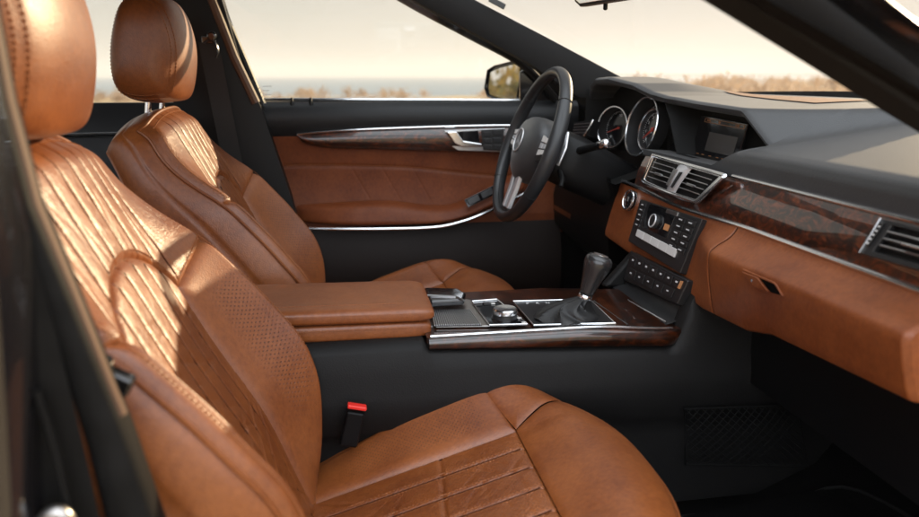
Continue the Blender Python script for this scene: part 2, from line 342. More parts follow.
# dry scrub and reeds: leaf-sized blades in uneven clumps
def scrub(name, spots, hmin, hmax, blades, m, wid=0.03):
    V = []; Fc = []
    for (x, y, s) in spots:
        base = -4.0*float(ss(34+0.05*abs(x)+max(0, x-6)*1.1, 46+0.05*abs(x)+max(0, x-6)*1.1, y))
        for _ in range(blades):
            r = abs(rng.normal(0, .45))*s; a = rng.uniform(0, 2*math.pi); h = rng.uniform(hmin, hmax)*s*math.exp(-(r/s)**2*0.9)
            z0 = base + rng.uniform(0, .75)*h; px, py = x + r*math.cos(a), y + r*math.sin(a)
            l = rng.uniform(.12, .35)*s; d = rng.normal(0, 1, 3); d[2] = abs(d[2])*1.2+.3; d /= np.linalg.norm(d)
            sd_ = np.cross(d, rng.normal(0, 1, 3)); sd_ /= np.linalg.norm(sd_)+1e-9; q = wid*s*rng.uniform(.6, 1.6)
            p = np.array((px, py, z0)); o = len(V)
            V += [p-sd_*q*.4, p+d*l*.5-sd_*q, p+d*l, p+d*l*.5+sd_*q]; Fc.append((o, o+1, o+2, o+3))
    mb = MB(); mb.v = [tuple(map(float, v)) for v in V]; mb.f = Fc
    o = mb.build(name, m, smooth=False); return o
def leaf_mat(name, a, b):
    m = mat(name, a, 0.7, spec=0.2); n = nd(m, 'ShaderNodeTexNoise', Scale=1.1, Detail=5.0); lk(m, coords(m), n.inputs['Vector'])
    lk(m, ramp(m, n.outputs[0], [(0.35, a), (0.65, b)]), bsdf(m).inputs['Base Color'])
    t = nd(m, 'ShaderNodeBsdfTranslucent'); x = nd(m, 'ShaderNodeMixShader'); x.inputs[0].default_value = 0.45
    lk(m, ramp(m, n.outputs[0], [(0.35, a), (0.65, b)]), t.inputs['Color'])
    out = m.node_tree.nodes['Material Output']; lk(m, bsdf(m).outputs[0], x.inputs[1]); lk(m, t.outputs[0], x.inputs[2]); lk(m, x.outputs[0], out.inputs[0]); return m
REED = leaf_mat('dry reed blades', (0.33, 0.23, 0.15), (0.52, 0.39, 0.27))
OLIVE = leaf_mat('olive scrub leaves', (0.10, 0.10, 0.035), (0.30, 0.20, 0.06))
spots = []
for _ in range(150):       # ahead, seen through the windscreen
    x = rng.uniform(10, 60); spots.append((x, x*rng.uniform(.75, 2.4)+rng.uniform(-2, 6), rng.uniform(.7, 1.35)))
for _ in range(90):        # along the shore, seen through the driver's window
    x = rng.uniform(-16, 16); spots.append((x, rng.uniform(27, 36), rng.uniform(.35, .75)))
o = scrub('dry_reeds', spots, .5, 1.15, 170, REED); o['kind'] = 'stuff'; o['label'] = 'blurred band of dry straw coloured reeds beyond the car windows'; o['category'] = 'reeds'
spots = [(rng.uniform(-60, -16), rng.uniform(12, 46), rng.uniform(1.5, 3.0)) for _ in range(46)]
o = scrub('olive_scrub', spots, .7, 1.5, 260, OLIVE, wid=.05); o['kind'] = 'stuff'; o['label'] = 'yellowish green scrub seen only in the door mirror'; o['category'] = 'scrub'

# sea haze: one closed box of thin even air round everything
hz = bpy.data.materials.new('sea haze'); hz.use_nodes = True; hz.node_tree.nodes.clear()
_o = hz.node_tree.nodes.new('ShaderNodeOutputMaterial'); _p = hz.node_tree.nodes.new('ShaderNodeVolumePrincipled')
_p.inputs['Color'].default_value = (0.95, 0.93, 0.90, 1); _p.inputs['Density'].default_value = 0.0013; _p.inputs['Anisotropy'].default_value = 0.1
hz.node_tree.links.new(_p.outputs[0], _o.inputs['Volume'])
_h = MB().box((0, 0, 11), (40000, 40000, 34)).build('haze', hz, smooth=False); _h['kind'] = 'stuff'

# ------------------------------------------------------------------ car body
car = thing('car_body', 'black car body shell with dark pillars, windscreen and roof around the tan cabin', 'car body', (0, 0, 0))
fl = MB()
fl.grid([[(x, y, z) for y in (-.72, -.3, .3, .72)] for x, z in ((-1.4, .27), (.2, .26), (.72, .26), (.86, .32), (1.02, .52), (1.08, .9))])
fo = fl.build('floor', CARPET, sharp=180); fo['kind'] = 'structure'
def hull(mb, fpts, th): return mb
# roof and rear shell (shade the cabin, out of frame)
MB().grid([[(x, y, 1.36 - .05*(y/.6)**2 - .06*((x+.5)/.8)**2) for y in np.linspace(-.62, .62, 9)] for x in np.linspace(.06, -1.35, 9)]).build('roof', FABRIC, car)
MB().prism([(-1.35, -.74, .3), (-1.35, .74, .3), (-1.35, .74, .95), (-1.35, -.74, .95)], (-.05, 0, 0)).build('rear_bulkhead', CARPET, car)
MB().box((-.3, -.74, .30), (2.4, .10, .20)).build('sill', PAINT, car, bevel=.015); MB().box((-.3, .76, .30), (2.4, .08, .2)).build('sill', PAINT, car, bevel=.015)
# pillars
def bar(lower, upper, Y0, Y1, name, m, tail=()):
    """a pillar from its two photo edges on plane Y0, thickened to Y1"""
    mb = MB(); P = [[at(*q, Y=Y0) for q in lower] + [np.array(t[0]) for t in tail], [at(*q, Y=Y0) for q in upper] + [np.array(t[1]) for t in tail]]; n = len(P[0])
    dy = Y1 - Y0
    A, B = np.array(P[0]), np.array(P[1])
    sect = []
    for k in range(n):
        a, b = A[k], B[k]; m_ = (a+b)/2
        sect.append([a, a*.85+b*.15+np.array((0, -.006, 0)), m_+np.array((0, -.010, 0)), a*.15+b*.85+np.array((0, -.006, 0)), b, b+np.array((0, dy, 0)), a+np.array((0, dy, 0))])
    o = len(mb.v); mb.grid(sect, closev=True); q = len(sect[0])
    mb.f += [tuple(o+k for k in range(q)), tuple(o+(n-1)*q+k for k in range(q))]
    return mb.build(name, m, car, sharp=50)
# driver's front pillar
pa = bar([(300, -62), (413, 0), (470, 31), (527, 62), (580, 98)], [(330, -78), (475, 0), (548, 38), (621, 77), (655, 94)], .625, .662, 'a_pillar', FABRIC)
lb = at(497, 3, Y=.607); d1 = at(508, 9, Y=.607)-lb; d1 = d1/np.linalg.norm(d1); nn_ = np.array((0, -1., 0)); d2 = np.cross(d1, nn_)
MB().prism([lb-d1*.022-d2*.007, lb+d1*.022-d2*.007, lb+d1*.022+d2*.007, lb-d1*.022+d2*.007], (0, -.004, 0)).build('trim_cap', PAD, pa, bevel=.002)
# passenger's front pillar
bar([(180, -350), (560, -112), (742, 0), (830, 55), (919, 111), (965, 139)], [(400, -370), (730, -120), (874, 0), (897, 15), (925, 34), (965, 60)], -.635, -.585, 'a_pillar', FABRIC, tail=[((.66, -.655, .935), (.70, -.655, 1.02)), ((.84, -.675, .93), (.88, -.675, .995)), ((1.05, -.69, .92), (1.06, -.69, .965))])
bar([(742, -6), (800, 27), (860, 62), (930, 104), (962, 126)], [(756, -6), (814, 27), (874, 62), (944, 104), (964, 116)], -.648, -.636, 'pillar_seal', RUB)
bar([(800, -60), (850, -14), (889, 15), (960, 70)], [(820, -60), (868, -14), (905, 15), (975, 66)], -.70, -.66, 'door_seal', PAINT)
# driver's B pillar behind the driver's headrest
bp = MB()
B0 = [at(*q, Y=.66) for q in [(120, -60), (142, 0), (160, 60), (185, 140), (220, 230), (250, 330)]]
B1 = [at(*q, Y=.66) for q in [(196, -60), (222, 0), (240, 60), (262, 110), (292, 200), (325, 330)]]
sect = [[a+(0, .05, 0), a, (a+b)/2+np.array((0, -.018, 0)), b, b+(0, .06, 0)] for a, b in zip(B0, B1)]
bpo = MB().grid(sect, closev=True).build('b_pillar', BLK, car, sharp=60)
MB().tube([at(*q, Y=.655) for q in [(188, -60), (212, 0), (234, 57), (256, 103)]], .011, 8).build('edge_seal', SEAL_LIT, bpo)
MB().tube([at(*q, Y=.69) for q in [(200, -60), (221, 0), (243, 60), (264, 104)]], .006, 8).build('door_frame_seal', GLOSS, bpo)
# passenger B pillar, close to the lens
N0 = [(-150, -420), (-100, -200), (-60, -40), (-28, 100), (0, 205), (34, 300), (66, 378), (88, 450), (112, 545), (130, 620)]
N1 = [(-95, -420), (-58, -200), (-25, -40), (2, 100), (30, 205), (72, 305), (105, 388), (130, 450), (163, 545), (190, 620)]
sect = []
for q0, q1 in zip(N0, N1):
    a, b = at(*q0, Y=-.70), at(*q1, Y=-.70)
    sect.append([a+(0, .05, 0), a, a*.8+b*.2+np.array((0, -.004, 0)), a*.45+b*.55+np.array((0, -.0045, 0)), a*.15+b*.85+np.array((0, -.003, 0)), b, b+(-.010, .05, 0)])
npl = MB().grid(sect, closev=True).build('b_pillar', RUB, car, sharp=70)
MB().tube([at(*q, Y=-.685) for q in [(-22, -40), (5, 100), (33, 205), (75, 305), (107, 385), (120, 415)]], .006, 8).build('door_seal', SEAL_LIT, npl)
# outer painted pillar skin, striker and rear door edge
O0 = [(-260, -420), (-190, -60), (-160, 100), (-120, 260), (-70, 420), (-40, 545), (-20, 640)]; O1 = [(-140, -420), (-68, -60), (-38, 100), (-2, 260), (10, 420), (16, 545), (22, 640)]
sect = []
for q0, q1 in zip(O0, O1):
    a, b = at(*q0, Y=-.76), at(*q1, Y=-.76)
    sect.append([a+(0, .05, 0), a, (a+b)/2+np.array((0, -.008, 0)), b+(-.004, -.004, 0), b, b+(0, .05, 0)])
MB().grid(sect, closev=True).build('rear_door_edge', PAINT, car, sharp=70)
J0 = [(-140, -420), (-68, -60), (-38, 100), (-2, 260), (10, 420), (16, 545), (22, 640)]; J1 = [(-120, -420), (-44, -60), (-10, 100), (55, 330), (80, 430), (106, 545), (130, 640)]
sect = [[at(*a, Y=-.715), at(*b, Y=-.705), at(*b, Y=-.66), at(*a, Y=-.66)] for a, b in zip(J0, J1)]
jam = MB().grid(sect, closev=True).build('door_jamb', RUB, car, sharp=60)
MB().tube(catmull([at(*q, Y=-.722) for q in [(36, 390), (52, 440), (62, 480), (72, 530)]], 6), .0035, 8).build('jamb_seam', RUB, jam)
stk = MB()
stk.tube(catmull([at(*q, Y=-.735) for q in [(44, 580), (40, 536), (48, 516), (62, 514), (70, 530), (76, 580)]], 6), .0055, 10)
stk.build('door_striker', ALU, car)
# lit windscreen, cowl, bonnet, wiper
ws = []
for k, y in enumerate(np.linspace(-.66, .66, 13)):
    bulge = .06*(1-(y/.66)**2)
    ws.append([(-.02+bulge*.3 + s*(1.14+bulge-.28*(y/.66)**2), y, 1.345+.02*(1-(y/.66)**2) - s*(.375) + .03*math.sin(math.pi*s)) for s in np.linspace(0, 1, 9)])
MB().grid(ws).build('windscreen', GLASS, car, sharp=180)
cw = [[(1.02+.10*(1-(y/.66)**2), y, .960+.013*(1-(y/.66)**2)), (1.03+.10*(1-(y/.66)**2), y, .975+.013*(1-(y/.66)**2)), (1.10+.12*(1-(y/.66)**2), y, .972+.013*(1-(y/.66)**2)), (1.16+.12*(1-(y/.66)**2), y, .93)] for y in np.linspace(-.72, .70, 15)]
MB().grid(cw).build('cowl', RUB, car)
bn = [[(x - .10*(y/.75)**2, y, z - .05*(y/.75)**4) for y in np.linspace(-.78, .78, 15)] for x, z in ((1.24, .95), (1.26, .978), (1.5, .975), (1.9, .93), (2.2, .85), (2.3, .7))]
MB().grid(bn).build('bonnet', PAINT, car, sharp=180)
wp = MB().tube([(1.09, -.55, .990), (1.15, -.25, .997), (1.17, 0, .999)], .006, 8).tube([(1.10, -.50, .997), (1.17, .06, 1.003)], .004, 6)
wp.build('wiper', RUB, car)

# rear left door behind the seats
rd = thing('rear_door', 'dark rear door with window seen in the gap between the two headrests', 'car door', (-.75, .72, .30))
rp = [(.72, .32), (.66, .55), (.665, .62), (.66, .80), (.675, .905), (.70, .955), (.73, .955)]
MB().grid([[(x, y, z) for y, z in rp] for x in np.linspace(-1.25, -.30, 6)]).build('door_panel', DOORBLK, rd)
MB().tube([(-1.2, .655, .875), (-.34, .655, .885)], .005, 8).build('chrome_strip', CHROME, rd)
MB().prism([(-1.25, .72, .955), (-.36, .72, .955), (-.42, .66, 1.30), (-1.15, .66, 1.28)], (0, .004, 0)).build('window_glass', GLASS, rd)
MB().tube([(-.30, .715, .94), (-.385, .655, 1.31)], .022, 8).tube([(-.38, .655, 1.31), (-1.15, .655, 1.30)], .02, 8).build('window_frame', BLK, rd)
MB().prism([(-1.25, -.72, .32), (-.36, -.72, .32), (-.36, -.72, .95), (-1.25, -.72, .95)], (0, -.05, 0)).build('rear_side_panel', PAINT, car)

# ------------------------------------------------------------------ driver's door
dd = thing('driver_door', 'tan and black driver door with wood trim and chrome handle behind the steering wheel', 'car door', (.15, .72, .30))
def dp(x, y, Y=.70): return at(x, y, Y=Y)
MB().grid([[(x, y, z) for y, z in ((.735, .95), (.722, .956), (.705, .952), (.690, .935), (.688, .905), (.700, .872), (.712, .86), (.74, .86))] for x in np.linspace(-.20, .66, 14)]).build('belt_panel', DOORBLK, dd)
MB().tube([(-.18, .722, .961), (.30, .722, .957), (.62, .722, .953)], .0042, 8).build('belt_strip', CHROME, dd)
MB().box((.22, .755, .62), (.90, .02, .62)).build('door_shell', BLK, dd)
MB().prism([(.50, .74, .28), (1.08, .74, .28), (1.08, .74, .96), (.60, .74, .93)], (0, .03, 0)).build('kick_panel', CARPET, car)
MB().prism([(.66, -.70, .28), (1.08, -.70, .28), (1.08, -.70, .96), (.72, -.70, .93)], (0, -.03, 0)).build('kick_panel', CARPET, car)
MB().prism([(-.19, .735, .95), (.66, .735, .945), (.52, .70, 1.062), (.22, .635, 1.215), (-.05, .63, 1.28), (-.30, .635, 1.28)], (0, .004, 0)).build('window_glass', GLASS, dd)
MB().tube([at(*q, Y=.69) for q in [(262, 104), (240, 52), (213, -10), (190, -62)]], .010, 8).tube(catmull([at(*q, Y=.70) for q in [(556, 100), (522, 64), (470, 35), (412, 4), (330, -45)]], 5), .011, 8).build('window_frame', BLK, dd)
MB().prism([at(*q, Y=.715) for q in [(520, 105), (520, 72), (531, 66), (566, 82), (606, 98), (606, 112)]], (0, .012, 0)).build('mirror_sail', GLOSS, dd, bevel=.003)
mk = MB()
for i, l_ in enumerate((9, 7, 8.5)): mk.prism([at(262.5, 86+4.2*i, Y=.6975), at(262.5+l_, 86+4.2*i, Y=.6975), at(262.5+l_, 86.6+4.2*i, Y=.6975), at(262.5, 86.6+4.2*i, Y=.6975)], (0, .0005, 0))
mk.build('glass_marking', MARK, dd)
for px in (292, 311):
    MB().lathe(at(px, 104, Y=.705), (0, 0, 1), [(.006, -.004), (.0055, .004), (.0035, .007), (.0035, .014), (.002, .016)], 12).build('lock_pin', BLK, dd)
# leather insert: gently dished sheet
rows = []
for b in np.linspace(0, 1, 130):
    row = []
    for x in np.linspace(-.185, .66, 420):
        z = .868 - b*(.868-.59); y = .702 + .014*math.sin(math.pi*min(1, b*1.25))
        zs = .79 - .03*float(ss(.15, .5, x)) - .012*float(ss(-.1, .3, x))
        y += .0045*math.exp(-abs(z-zs)/.0028)
        for q in (.04, .12, .20):
            if z < zs: y += .0011*math.exp(-abs(x - q - (.79-z)*.55)/.0016)
        row.append((x, y, z))
    rows.append(row)
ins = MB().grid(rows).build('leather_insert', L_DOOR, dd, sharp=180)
sm = MB(); stitches(sm, [(x, .7105, .793 - .03*float(ss(.15, .5, x)) - .012*float(ss(-.1, .3, x))) for x in np.linspace(-.18, .5, 50)], nrm=(0, -1, 0), r=.0006); sm.build('stitching', THREAD, ins)
# wood strip with chrome rim
top = catmull([dp(297, 134, .695), dp(350, 130, .693), dp(443, 126.5, .692), dp(506, 125.3, .692), dp(560, 126, .695)], 8)
bot = catmull([dp(297.5, 136, .695), dp(303, 143, .693), dp(325, 147.8, .692), dp(387, 149.8, .692), dp(495, 153, .692), dp(560, 157, .695)], 8)
Tn = resample(top, .012); Bn = np.array([[np.interp(p[0], [q[0] for q in bot], [q[k] for q in bot]) for k in range(3)] for p in Tn])
wsurf = [[(t+(b-t)*s) + np.array((0, -.006*math.sin(math.pi*s)-(.0 if 0 < s < 1 else -.006), 0)) for s in np.linspace(0, 1, 9)] for t, b in zip(Tn, Bn)]
wd = MB().grid(wsurf).build('wood_trim', WOODDR, dd, sharp=180)
MB().tube([p+(0, -.002, 0) for p in Tn], .0028, 8).build('chrome_strip', CHROME, wd)
# handle plate, handle, memory switches
MB().prism([dp(*q, .692) for q in [(444, 130.5), (505, 128), (503, 152), (458, 150.5), (451, 146)]], (0, -.004, 0)).build('handle_bezel', SATIN, dd, bevel=.0015)
rc = [dp(*q, .687) for q in [(456, 131.8), (478, 130.6), (480, 146), (466, 146.5), (460, 142)]]
MB().prism(rc, (0, -.0016, 0)).build('handle_recess', GLOSS, dd)
hd = [dp(*q, .684) for q in [(446, 131.5), (456, 131), (463, 140.5), (481, 143.3), (482, 146), (462, 147), (454, 143)]]
MB().prism(hd, (0, -.011, 0)).build('door_handle', CHROME, dd, bevel=.003, seg=3)
sw = Quad(dp(481, 130, .686), dp(504, 128.6, .686), dp(502, 151, .686), dp(483, 150, .686))
s_ = MB(); sw.box(s_, 0, 0, 1, 1, 0, .003); so_ = s_.build('seat_switch_plate', BTN, dd, bevel=.001)
for (u, v) in ((.08, .1), (.08, .42), (.08, .72), (.52, .05), (.52, .4), (.56, .72)):
    s_ = MB(); sw.box(s_, u, v, u+.36, v+.22, .003, .0055); s_.build('switch_button', BTN, so_, bevel=.001)
# armrest and chrome lip
ax = np.linspace(0, 1, 70); atop = catmull([dp(296, 212, .66), dp(350, 208, .66), dp(392, 207, .66), dp(428, 211, .66), dp(455, 210, .66), dp(480, 199, .66), dp(505, 185, .662), dp(530, 172, .67)], 10)
abot = catmull([dp(296, 226, .65), dp(360, 226.5, .648), dp(430, 225, .648), dp(462, 219, .648), dp(490, 208, .65), dp(530, 188, .66)], 14)
A = np.array(atop); A = np.stack([np.interp(np.linspace(0, 1, 70), np.linspace(0, 1, len(A)), A[:, k]) for k in range(3)], 1)
B = np.array([[np.interp(p[0], [q[0] for q in abot], [q[k] for q in abot]) for k in range(3)] for p in A])
arows = []
for i, (t, b) in enumerate(zip(A, B)):
    e = min(1, (i+.3)/12, (69-i)/4); e = math.sin(e*math.pi/2)
    arows.append([(t[0], .705, t[2]+.010), (t[0], t[1]*e+.705*(1-e)+.012*e, t[2]+.004), (t[0], (t[1])*e+.705*(1-e), t[2]-.006), (t[0], t[1]*e+.705*(1-e)-.006*e, (t[2]*.5+b[2]*.5)), (b[0], b[1]*e+.705*(1-e)-.002, b[2]+.006), (b[0], b[1]*e+.705*(1-e)+.006, b[2]), (b[0], .705, b[2]-.002)])
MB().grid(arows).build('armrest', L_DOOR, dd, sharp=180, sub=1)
MB().tube([p+(0, -.002, -.006) for p in B], .0042, 8).build('armrest_strip', CHROME, dd)
wq = Quad(dp(464, 200, .650), dp(494, 185, .653), dp(497, 193.5, .647), dp(468, 207.5, .645))
s_ = MB(); wq.box(s_, 0, 0, 1, 1, 0, .003); wso = s_.build('window_switch_plate', GLOSS, dd, bevel=.001)
for u in (.06, .52):
    s_ = MB(); wq.box(s_, u, .15, u+.38, .85, .003, .007); s_.build('window_switch', BTN, wso, bevel=.0015)
MB().grid([[(x, y, z) for y, z in ((.705, .632), (.690, .60), (.672, .54), (.668, .47), (.68, .40), (.72, .34))] for x in np.linspace(-.18, .62, 12)]).build('lower_panel', mat('dark brown door skin', (0.0085, 0.0042, 0.0030), 0.55, spec=0.2), dd, sharp=180)
# door mirror
mh = [(484, 88), (487, 70), (494, 65.5), (510, 61.5), (524, 59.5), (528, 62), (527, 80), (524, 101), (516, 104), (500, 101), (487, 97)]
nrm = np.array((-.90, -.43, .03)); nrm /= np.linalg.norm(nrm); mctr = at(506, 82, Y=.93)
def onm(x, y, off=0.):
    d = at(x, y, Y=.93)-CAM; t = ((mctr-nrm*off-CAM)@nrm)/(d@nrm); return CAM+t*d
mc = [onm(*q) for q in mh]; cen = np.mean(mc, axis=0)
mm = MB(); mm.grid([mc, [cen+(p-cen)*1.02-nrm*.03 for p in mc], [cen+(p-cen)*.85-nrm*.075 for p in mc], [cen+(p-cen)*.35-nrm*.10 for p in mc]], closev=True)
mm.add([cen+(p-cen)*.97-nrm*.010 for p in mc], [tuple(range(len(mc)))])
mho = mm.build('mirror_housing', GLOSS, dd, sharp=60)
gi2 = [onm(*q, off=.004) for q in [(488.5, 88), (490.5, 72.5), (497, 69), (516, 63.8), (520, 64.5), (518.5, 85), (515.5, 100.2), (501, 98), (490, 94.5)]]
MB().prism(gi2, -nrm*.003).build('mirror_glass', MIRROR, mho, smooth=False)
MB().tube([cen-nrm*.05+(0, -.03, -.035), at(540, 98, Y=.80), at(552, 100, Y=.74)], .014, 8, flat=.6).build('mirror_arm', GLOSS, mho)

# ------------------------------------------------------------------ front seats
def sint(x, xs, ys, r=.03):
    g = np.arange(xs[0]-.1, xs[-1]+.1, .002); k = np.exp(-(np.arange(-60, 61)*.002/r)**2); k /= k.sum()
    y = np.convolve(np.pad(np.interp(g, xs, ys), 60, mode='edge'), k, mode='valid'); return np.interp(x, g, y)
def make_seat(cy):
    root = thing('front_seat', '', 'car seat', (.05, cy, .28), 'tan leather front seats')
    O = np.array((0, cy, 0))
    tW = [-.19, 0, .15, .3, .35, .4, .44, .475, .50, .52]; vW = [.165, .211, .222, .220, .217, .212, .204, .193, .181, .172]
    def Wf(t): return sint(t, tW, vW, .018)
    def n0(t): return .13*t + .010*np.exp(-((t-.06)/.10)**2)
    def hb(t): return sint(t, [-.19, -.13, -.05, .03, .10, .2, .3, .36, .42, .5], [-.07, -.02, .040, .074, .084, .070, .042, .018, .004, 0])
    def bn_(t, w):
        aw = abs(w); W = Wf(t); n = n0(t)
        s = np.clip((aw-.112)/np.maximum(W-.018-.112, .03), 0, 1); n = n + hb(t)*(s**1.35)
        n = n - .026*(np.abs(w)/W)**2.4*ss(.28, .46, t)
        e = np.clip((aw-(W-.022))/.022, 0, 1); n = n - .016*(1-np.sqrt(np.maximum(0, 1-e*e)))
        n = n - .020*ss(.455, .515, t)**2
        return n
    def XY(t, w, n): return np.stack([-.092-.53*t+.848*n, w, .494+.848*t+.53*n], -1) + O
    NB = np.array((.848, 0, .53))
    def tc(w): return .352-.055*np.abs(w/.122)**2.2-.02*np.abs(w/.122)**6
    wc = .122
    WR = [-.098, -.062, -.026, .026, .062, .098]
    NBV = (.848, 0, .53)
    def flute(w, lines, dep=.0024, wid=.0024, puff=.0):
        g = np.zeros_like(w)
        for l in lines: g = g - dep*np.exp(-np.abs(w-l)/wid)
        return g
    def edge(d, g=.0075, s=.006): return -g*np.exp(-np.maximum(d, 0)/s)
    def region(tt, wv, d, name, m, extra=None, perf=None, parent=root):
        n = bn_(tt, wv) + edge(d) + (extra if extra is not None else 0)
        Pq = XY(tt, wv, n); mb = MB().grid(Pq); mb.uv = np.stack([wv.ravel(), tt.ravel()], 1)
        mb.perf = (perf if perf is not None else np.zeros_like(tt)).ravel()
        return mb.build(name, m, parent, sharp=180, face=NBV)
    # centre panel
    nb, na = 200, 300
    b = np.linspace(0, 1, nb)[:, None]; a = np.linspace(-1, 1, na)[None, :]
    wv = a*wc + 0*b; tt = -.19 + b*(tc(wv)+.19)
    d = np.minimum(np.minimum((1-abs(a))*wc + 0*b, (1-b)*(.45)), 1)
    x = flute(wv, [-.088, -.053, -.018, .018, .053, .088])
    fade = ss(.02, .10, tt); x = x*(.45+.55*fade)
    wr = np.zeros_like(tt)
    for k in range(46):
        t0, w0, an = rng.uniform(-.05, .30), rng.uniform(-.12, .12), rng.uniform(-.5, .5)
        u_ = (tt-t0)*math.cos(an)+(wv-w0)*math.sin(an); v_ = -(tt-t0)*math.sin(an)+(wv-w0)*math.cos(an)
        wr -= rng.uniform(.0005, .0014)*np.exp(-(u_/.0035)**2-(v_/rng.uniform(.012, .03))**2)
    for (t0, sl_) in ((.075, .9), (.03, .9), (-.015, .9), (.03, -.9), (-.015, -.9)):
        wr -= .0016*np.exp(-((tt-t0-sl_*wv)/.0028)**2)*ss(.14, .08, tt)
    cpan = region(tt, wv, d, 'backrest_panel', L_WORN, x+wr)
    # shoulder yoke
    nb, na = 120, 420
    b = np.linspace(0, 1, nb)[:, None]; a = np.linspace(-1, 1, na)[None, :]
    wl_ = a*.220
    lo = np.where(abs(wl_) < wc, tc(wl_), .277 + (abs(wl_)-wc)/(.220-wc)*.035)
    hi = .516 - .018*abs(a)**3
    tt = lo + b*(hi-lo); wv = a*Wf(tt)
    d = np.minimum(np.minimum((1-abs(a))*.2 + .012, b*.20), (1-b)*.2+.006)
    x = flute(wv, [-.125, -.092, -.056, -.019, .019, .056, .092, .125])*ss(.20, .18, abs(wv))
    wr = np.zeros_like(tt)
    for k in range(60):
        t0, w0, an = rng.uniform(.30, .47), rng.uniform(-.2, .2), rng.uniform(-.3, .3)+1.45
        u_ = (tt-t0)*math.cos(an)+(wv-w0)*math.sin(an); v_ = -(tt-t0)*math.sin(an)+(wv-w0)*math.cos(an)
        wr -= rng.uniform(.0003, .0008)*np.exp(-(u_/.0035)**2-(v_/rng.uniform(.012, .04))**2)
    yoke = region(tt, wv, d, 'shoulder_panel', L_WORN, x+wr)
    # bolsters
    for sg in (-1, 1):
        nb, na = 130, 50
        b = np.linspace(0, 1, nb)[:, None]; v = np.linspace(0, 1, na)[None, :]
        tb = .277 + v*.035; tt = -.19 + b*(tb+.19); wv = sg*(wc + v*(Wf(tt)-wc))
        d = np.minimum(np.minimum(v*.11 + 0*b, (1-b)*.4), 1)
        pf = ss(.02, .05, v*.11)*ss(.0, .35, (1-v)*.9-.05)*ss(.03, .06, (1-b)*.42)*ss(-.02, .08, tt)
        x = -.003*np.exp(-((v-.86)/.025)**2)
        region(tt, wv, d, 'bolster', L_PERF, x, pf)
    # rim from front edge round to the back
    sd_t = np.linspace(-.19, .498, 78); path = [(t, -Wf(t)) for t in sd_t]
    for aa in np.linspace(-1, 1, 42)[1:-1]:
        h = .516-.018*abs(aa)**3; path.append((h, aa*Wf(h)))
    path += [(t, Wf(t)) for t in sd_t[::-1]]; path = np.array(path)
    tg = np.gradient(path, axis=0); tg /= np.linalg.norm(tg, axis=1)[:, None]; on = np.stack([tg[:, 1], -tg[:, 0]], 1)*-1
    on = np.where((on[:, 1]*path[:, 1] + on[:, 0]*.15 < 0)[:, None], -on, on)
    rows = []; nf = np.array([bn_(t, w) for t, w in path]) - .004
    for q in np.linspace(0, 1, 26):
        nbk = -.085 + .022*ss(.3, .5, path[:, 0])
        n = nf + (nbk-nf)*q
        o_ = .016*math.sin(math.pi*min(1, q*1.02+.02))**.8 - .0035*math.exp(-((q-.36)/.025)**2) - .003*math.exp(-(q/.03)**2)
        rows.append(XY(path[:, 0]+on[:, 0]*o_, path[:, 1]+on[:, 1]*o_, n))
    side = MB().grid(rows).build('backrest_side', L_SMOOTH, root, sharp=180)
    back = MB(); back.add(list(rows[-1]), [tuple(range(len(path)))]); back.build('backrest_shell', BLK, root)
    # piping on the edge
    e0 = XY(path[:, 0]+on[:, 0]*.001, path[:, 1]+on[:, 1]*.001, nf+.002)
    MB().tube(list(e0), .0026, 6).build('piping', L_SMOOTH, root)
    st = MB(); e1 = XY(path[:, 0]-on[:, 0]*.010, path[:, 1]-on[:, 1]*.010, np.array([bn_(t-o[0]*.010, w-o[1]*.010) for (t, w), o in zip(path, on)]))
    stitches(st, e1, nrm=NB)
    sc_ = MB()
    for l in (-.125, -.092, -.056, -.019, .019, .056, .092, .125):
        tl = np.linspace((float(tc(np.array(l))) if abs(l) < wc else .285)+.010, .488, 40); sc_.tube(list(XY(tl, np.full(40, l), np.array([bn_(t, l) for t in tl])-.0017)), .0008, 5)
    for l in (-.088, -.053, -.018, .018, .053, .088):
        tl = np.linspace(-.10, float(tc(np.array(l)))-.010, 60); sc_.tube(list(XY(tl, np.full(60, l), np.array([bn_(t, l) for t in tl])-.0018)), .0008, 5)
    sc_.build('pleat_shade_cords', SEAM_SHADE, root)  # dark cords laid in the pleats as groove shade
    ws_ = np.linspace(-.118, .118, 60); tl = tc(ws_)+.008
    stitches(st, XY(tl, ws_, np.array([bn_(t, q) for t, q in zip(tl, ws_)])-.001), nrm=NB, r=.0006)
    for sg in (-1, 1):
        vs_ = np.linspace(.05, .97, 30); tl = .277+vs_*.035+.008; wq_ = sg*(wc+vs_*(Wf(tl)-wc))
        stitches(st, XY(tl, wq_, np.array([bn_(t, q) for t, q in zip(tl, wq_)])-.001), nrm=NB, r=.0006)
    st.build('stitching', THREAD, root)
    # ---- cushion
    wc = .13
    def sf(w): return .505-.105*np.abs(w/.25)**2.6
    def cn(s, w):
        aw = abs(w); h = sint(s, [0, .08, .18, .31, .40, .46, .52], [-.004, .012, .033, .040, .031, .012, 0])
        q = np.clip((aw-.115)/.105, 0, 1); n = h*q**1.3
        e = np.clip((aw-.225)/.025, 0, 1); n = n - .020*(1-np.sqrt(np.maximum(0, 1-e*e)))
        n = n + .010*np.exp(-((s-.42)/.05)**2)*ss(.2, .1, aw)
        dfr = sf(w)-s; e = np.clip((.075-dfr)/.075, 0, 1); n = n - .050*(1-np.sqrt(np.maximum(0, 1-e*e)))
        return n
    def CX_(s, w, n): return np.stack([-.08+.961*s-.276*n, w, .395+.276*s+.961*n], -1) + O
    CN = np.array((-.276, 0, .961))
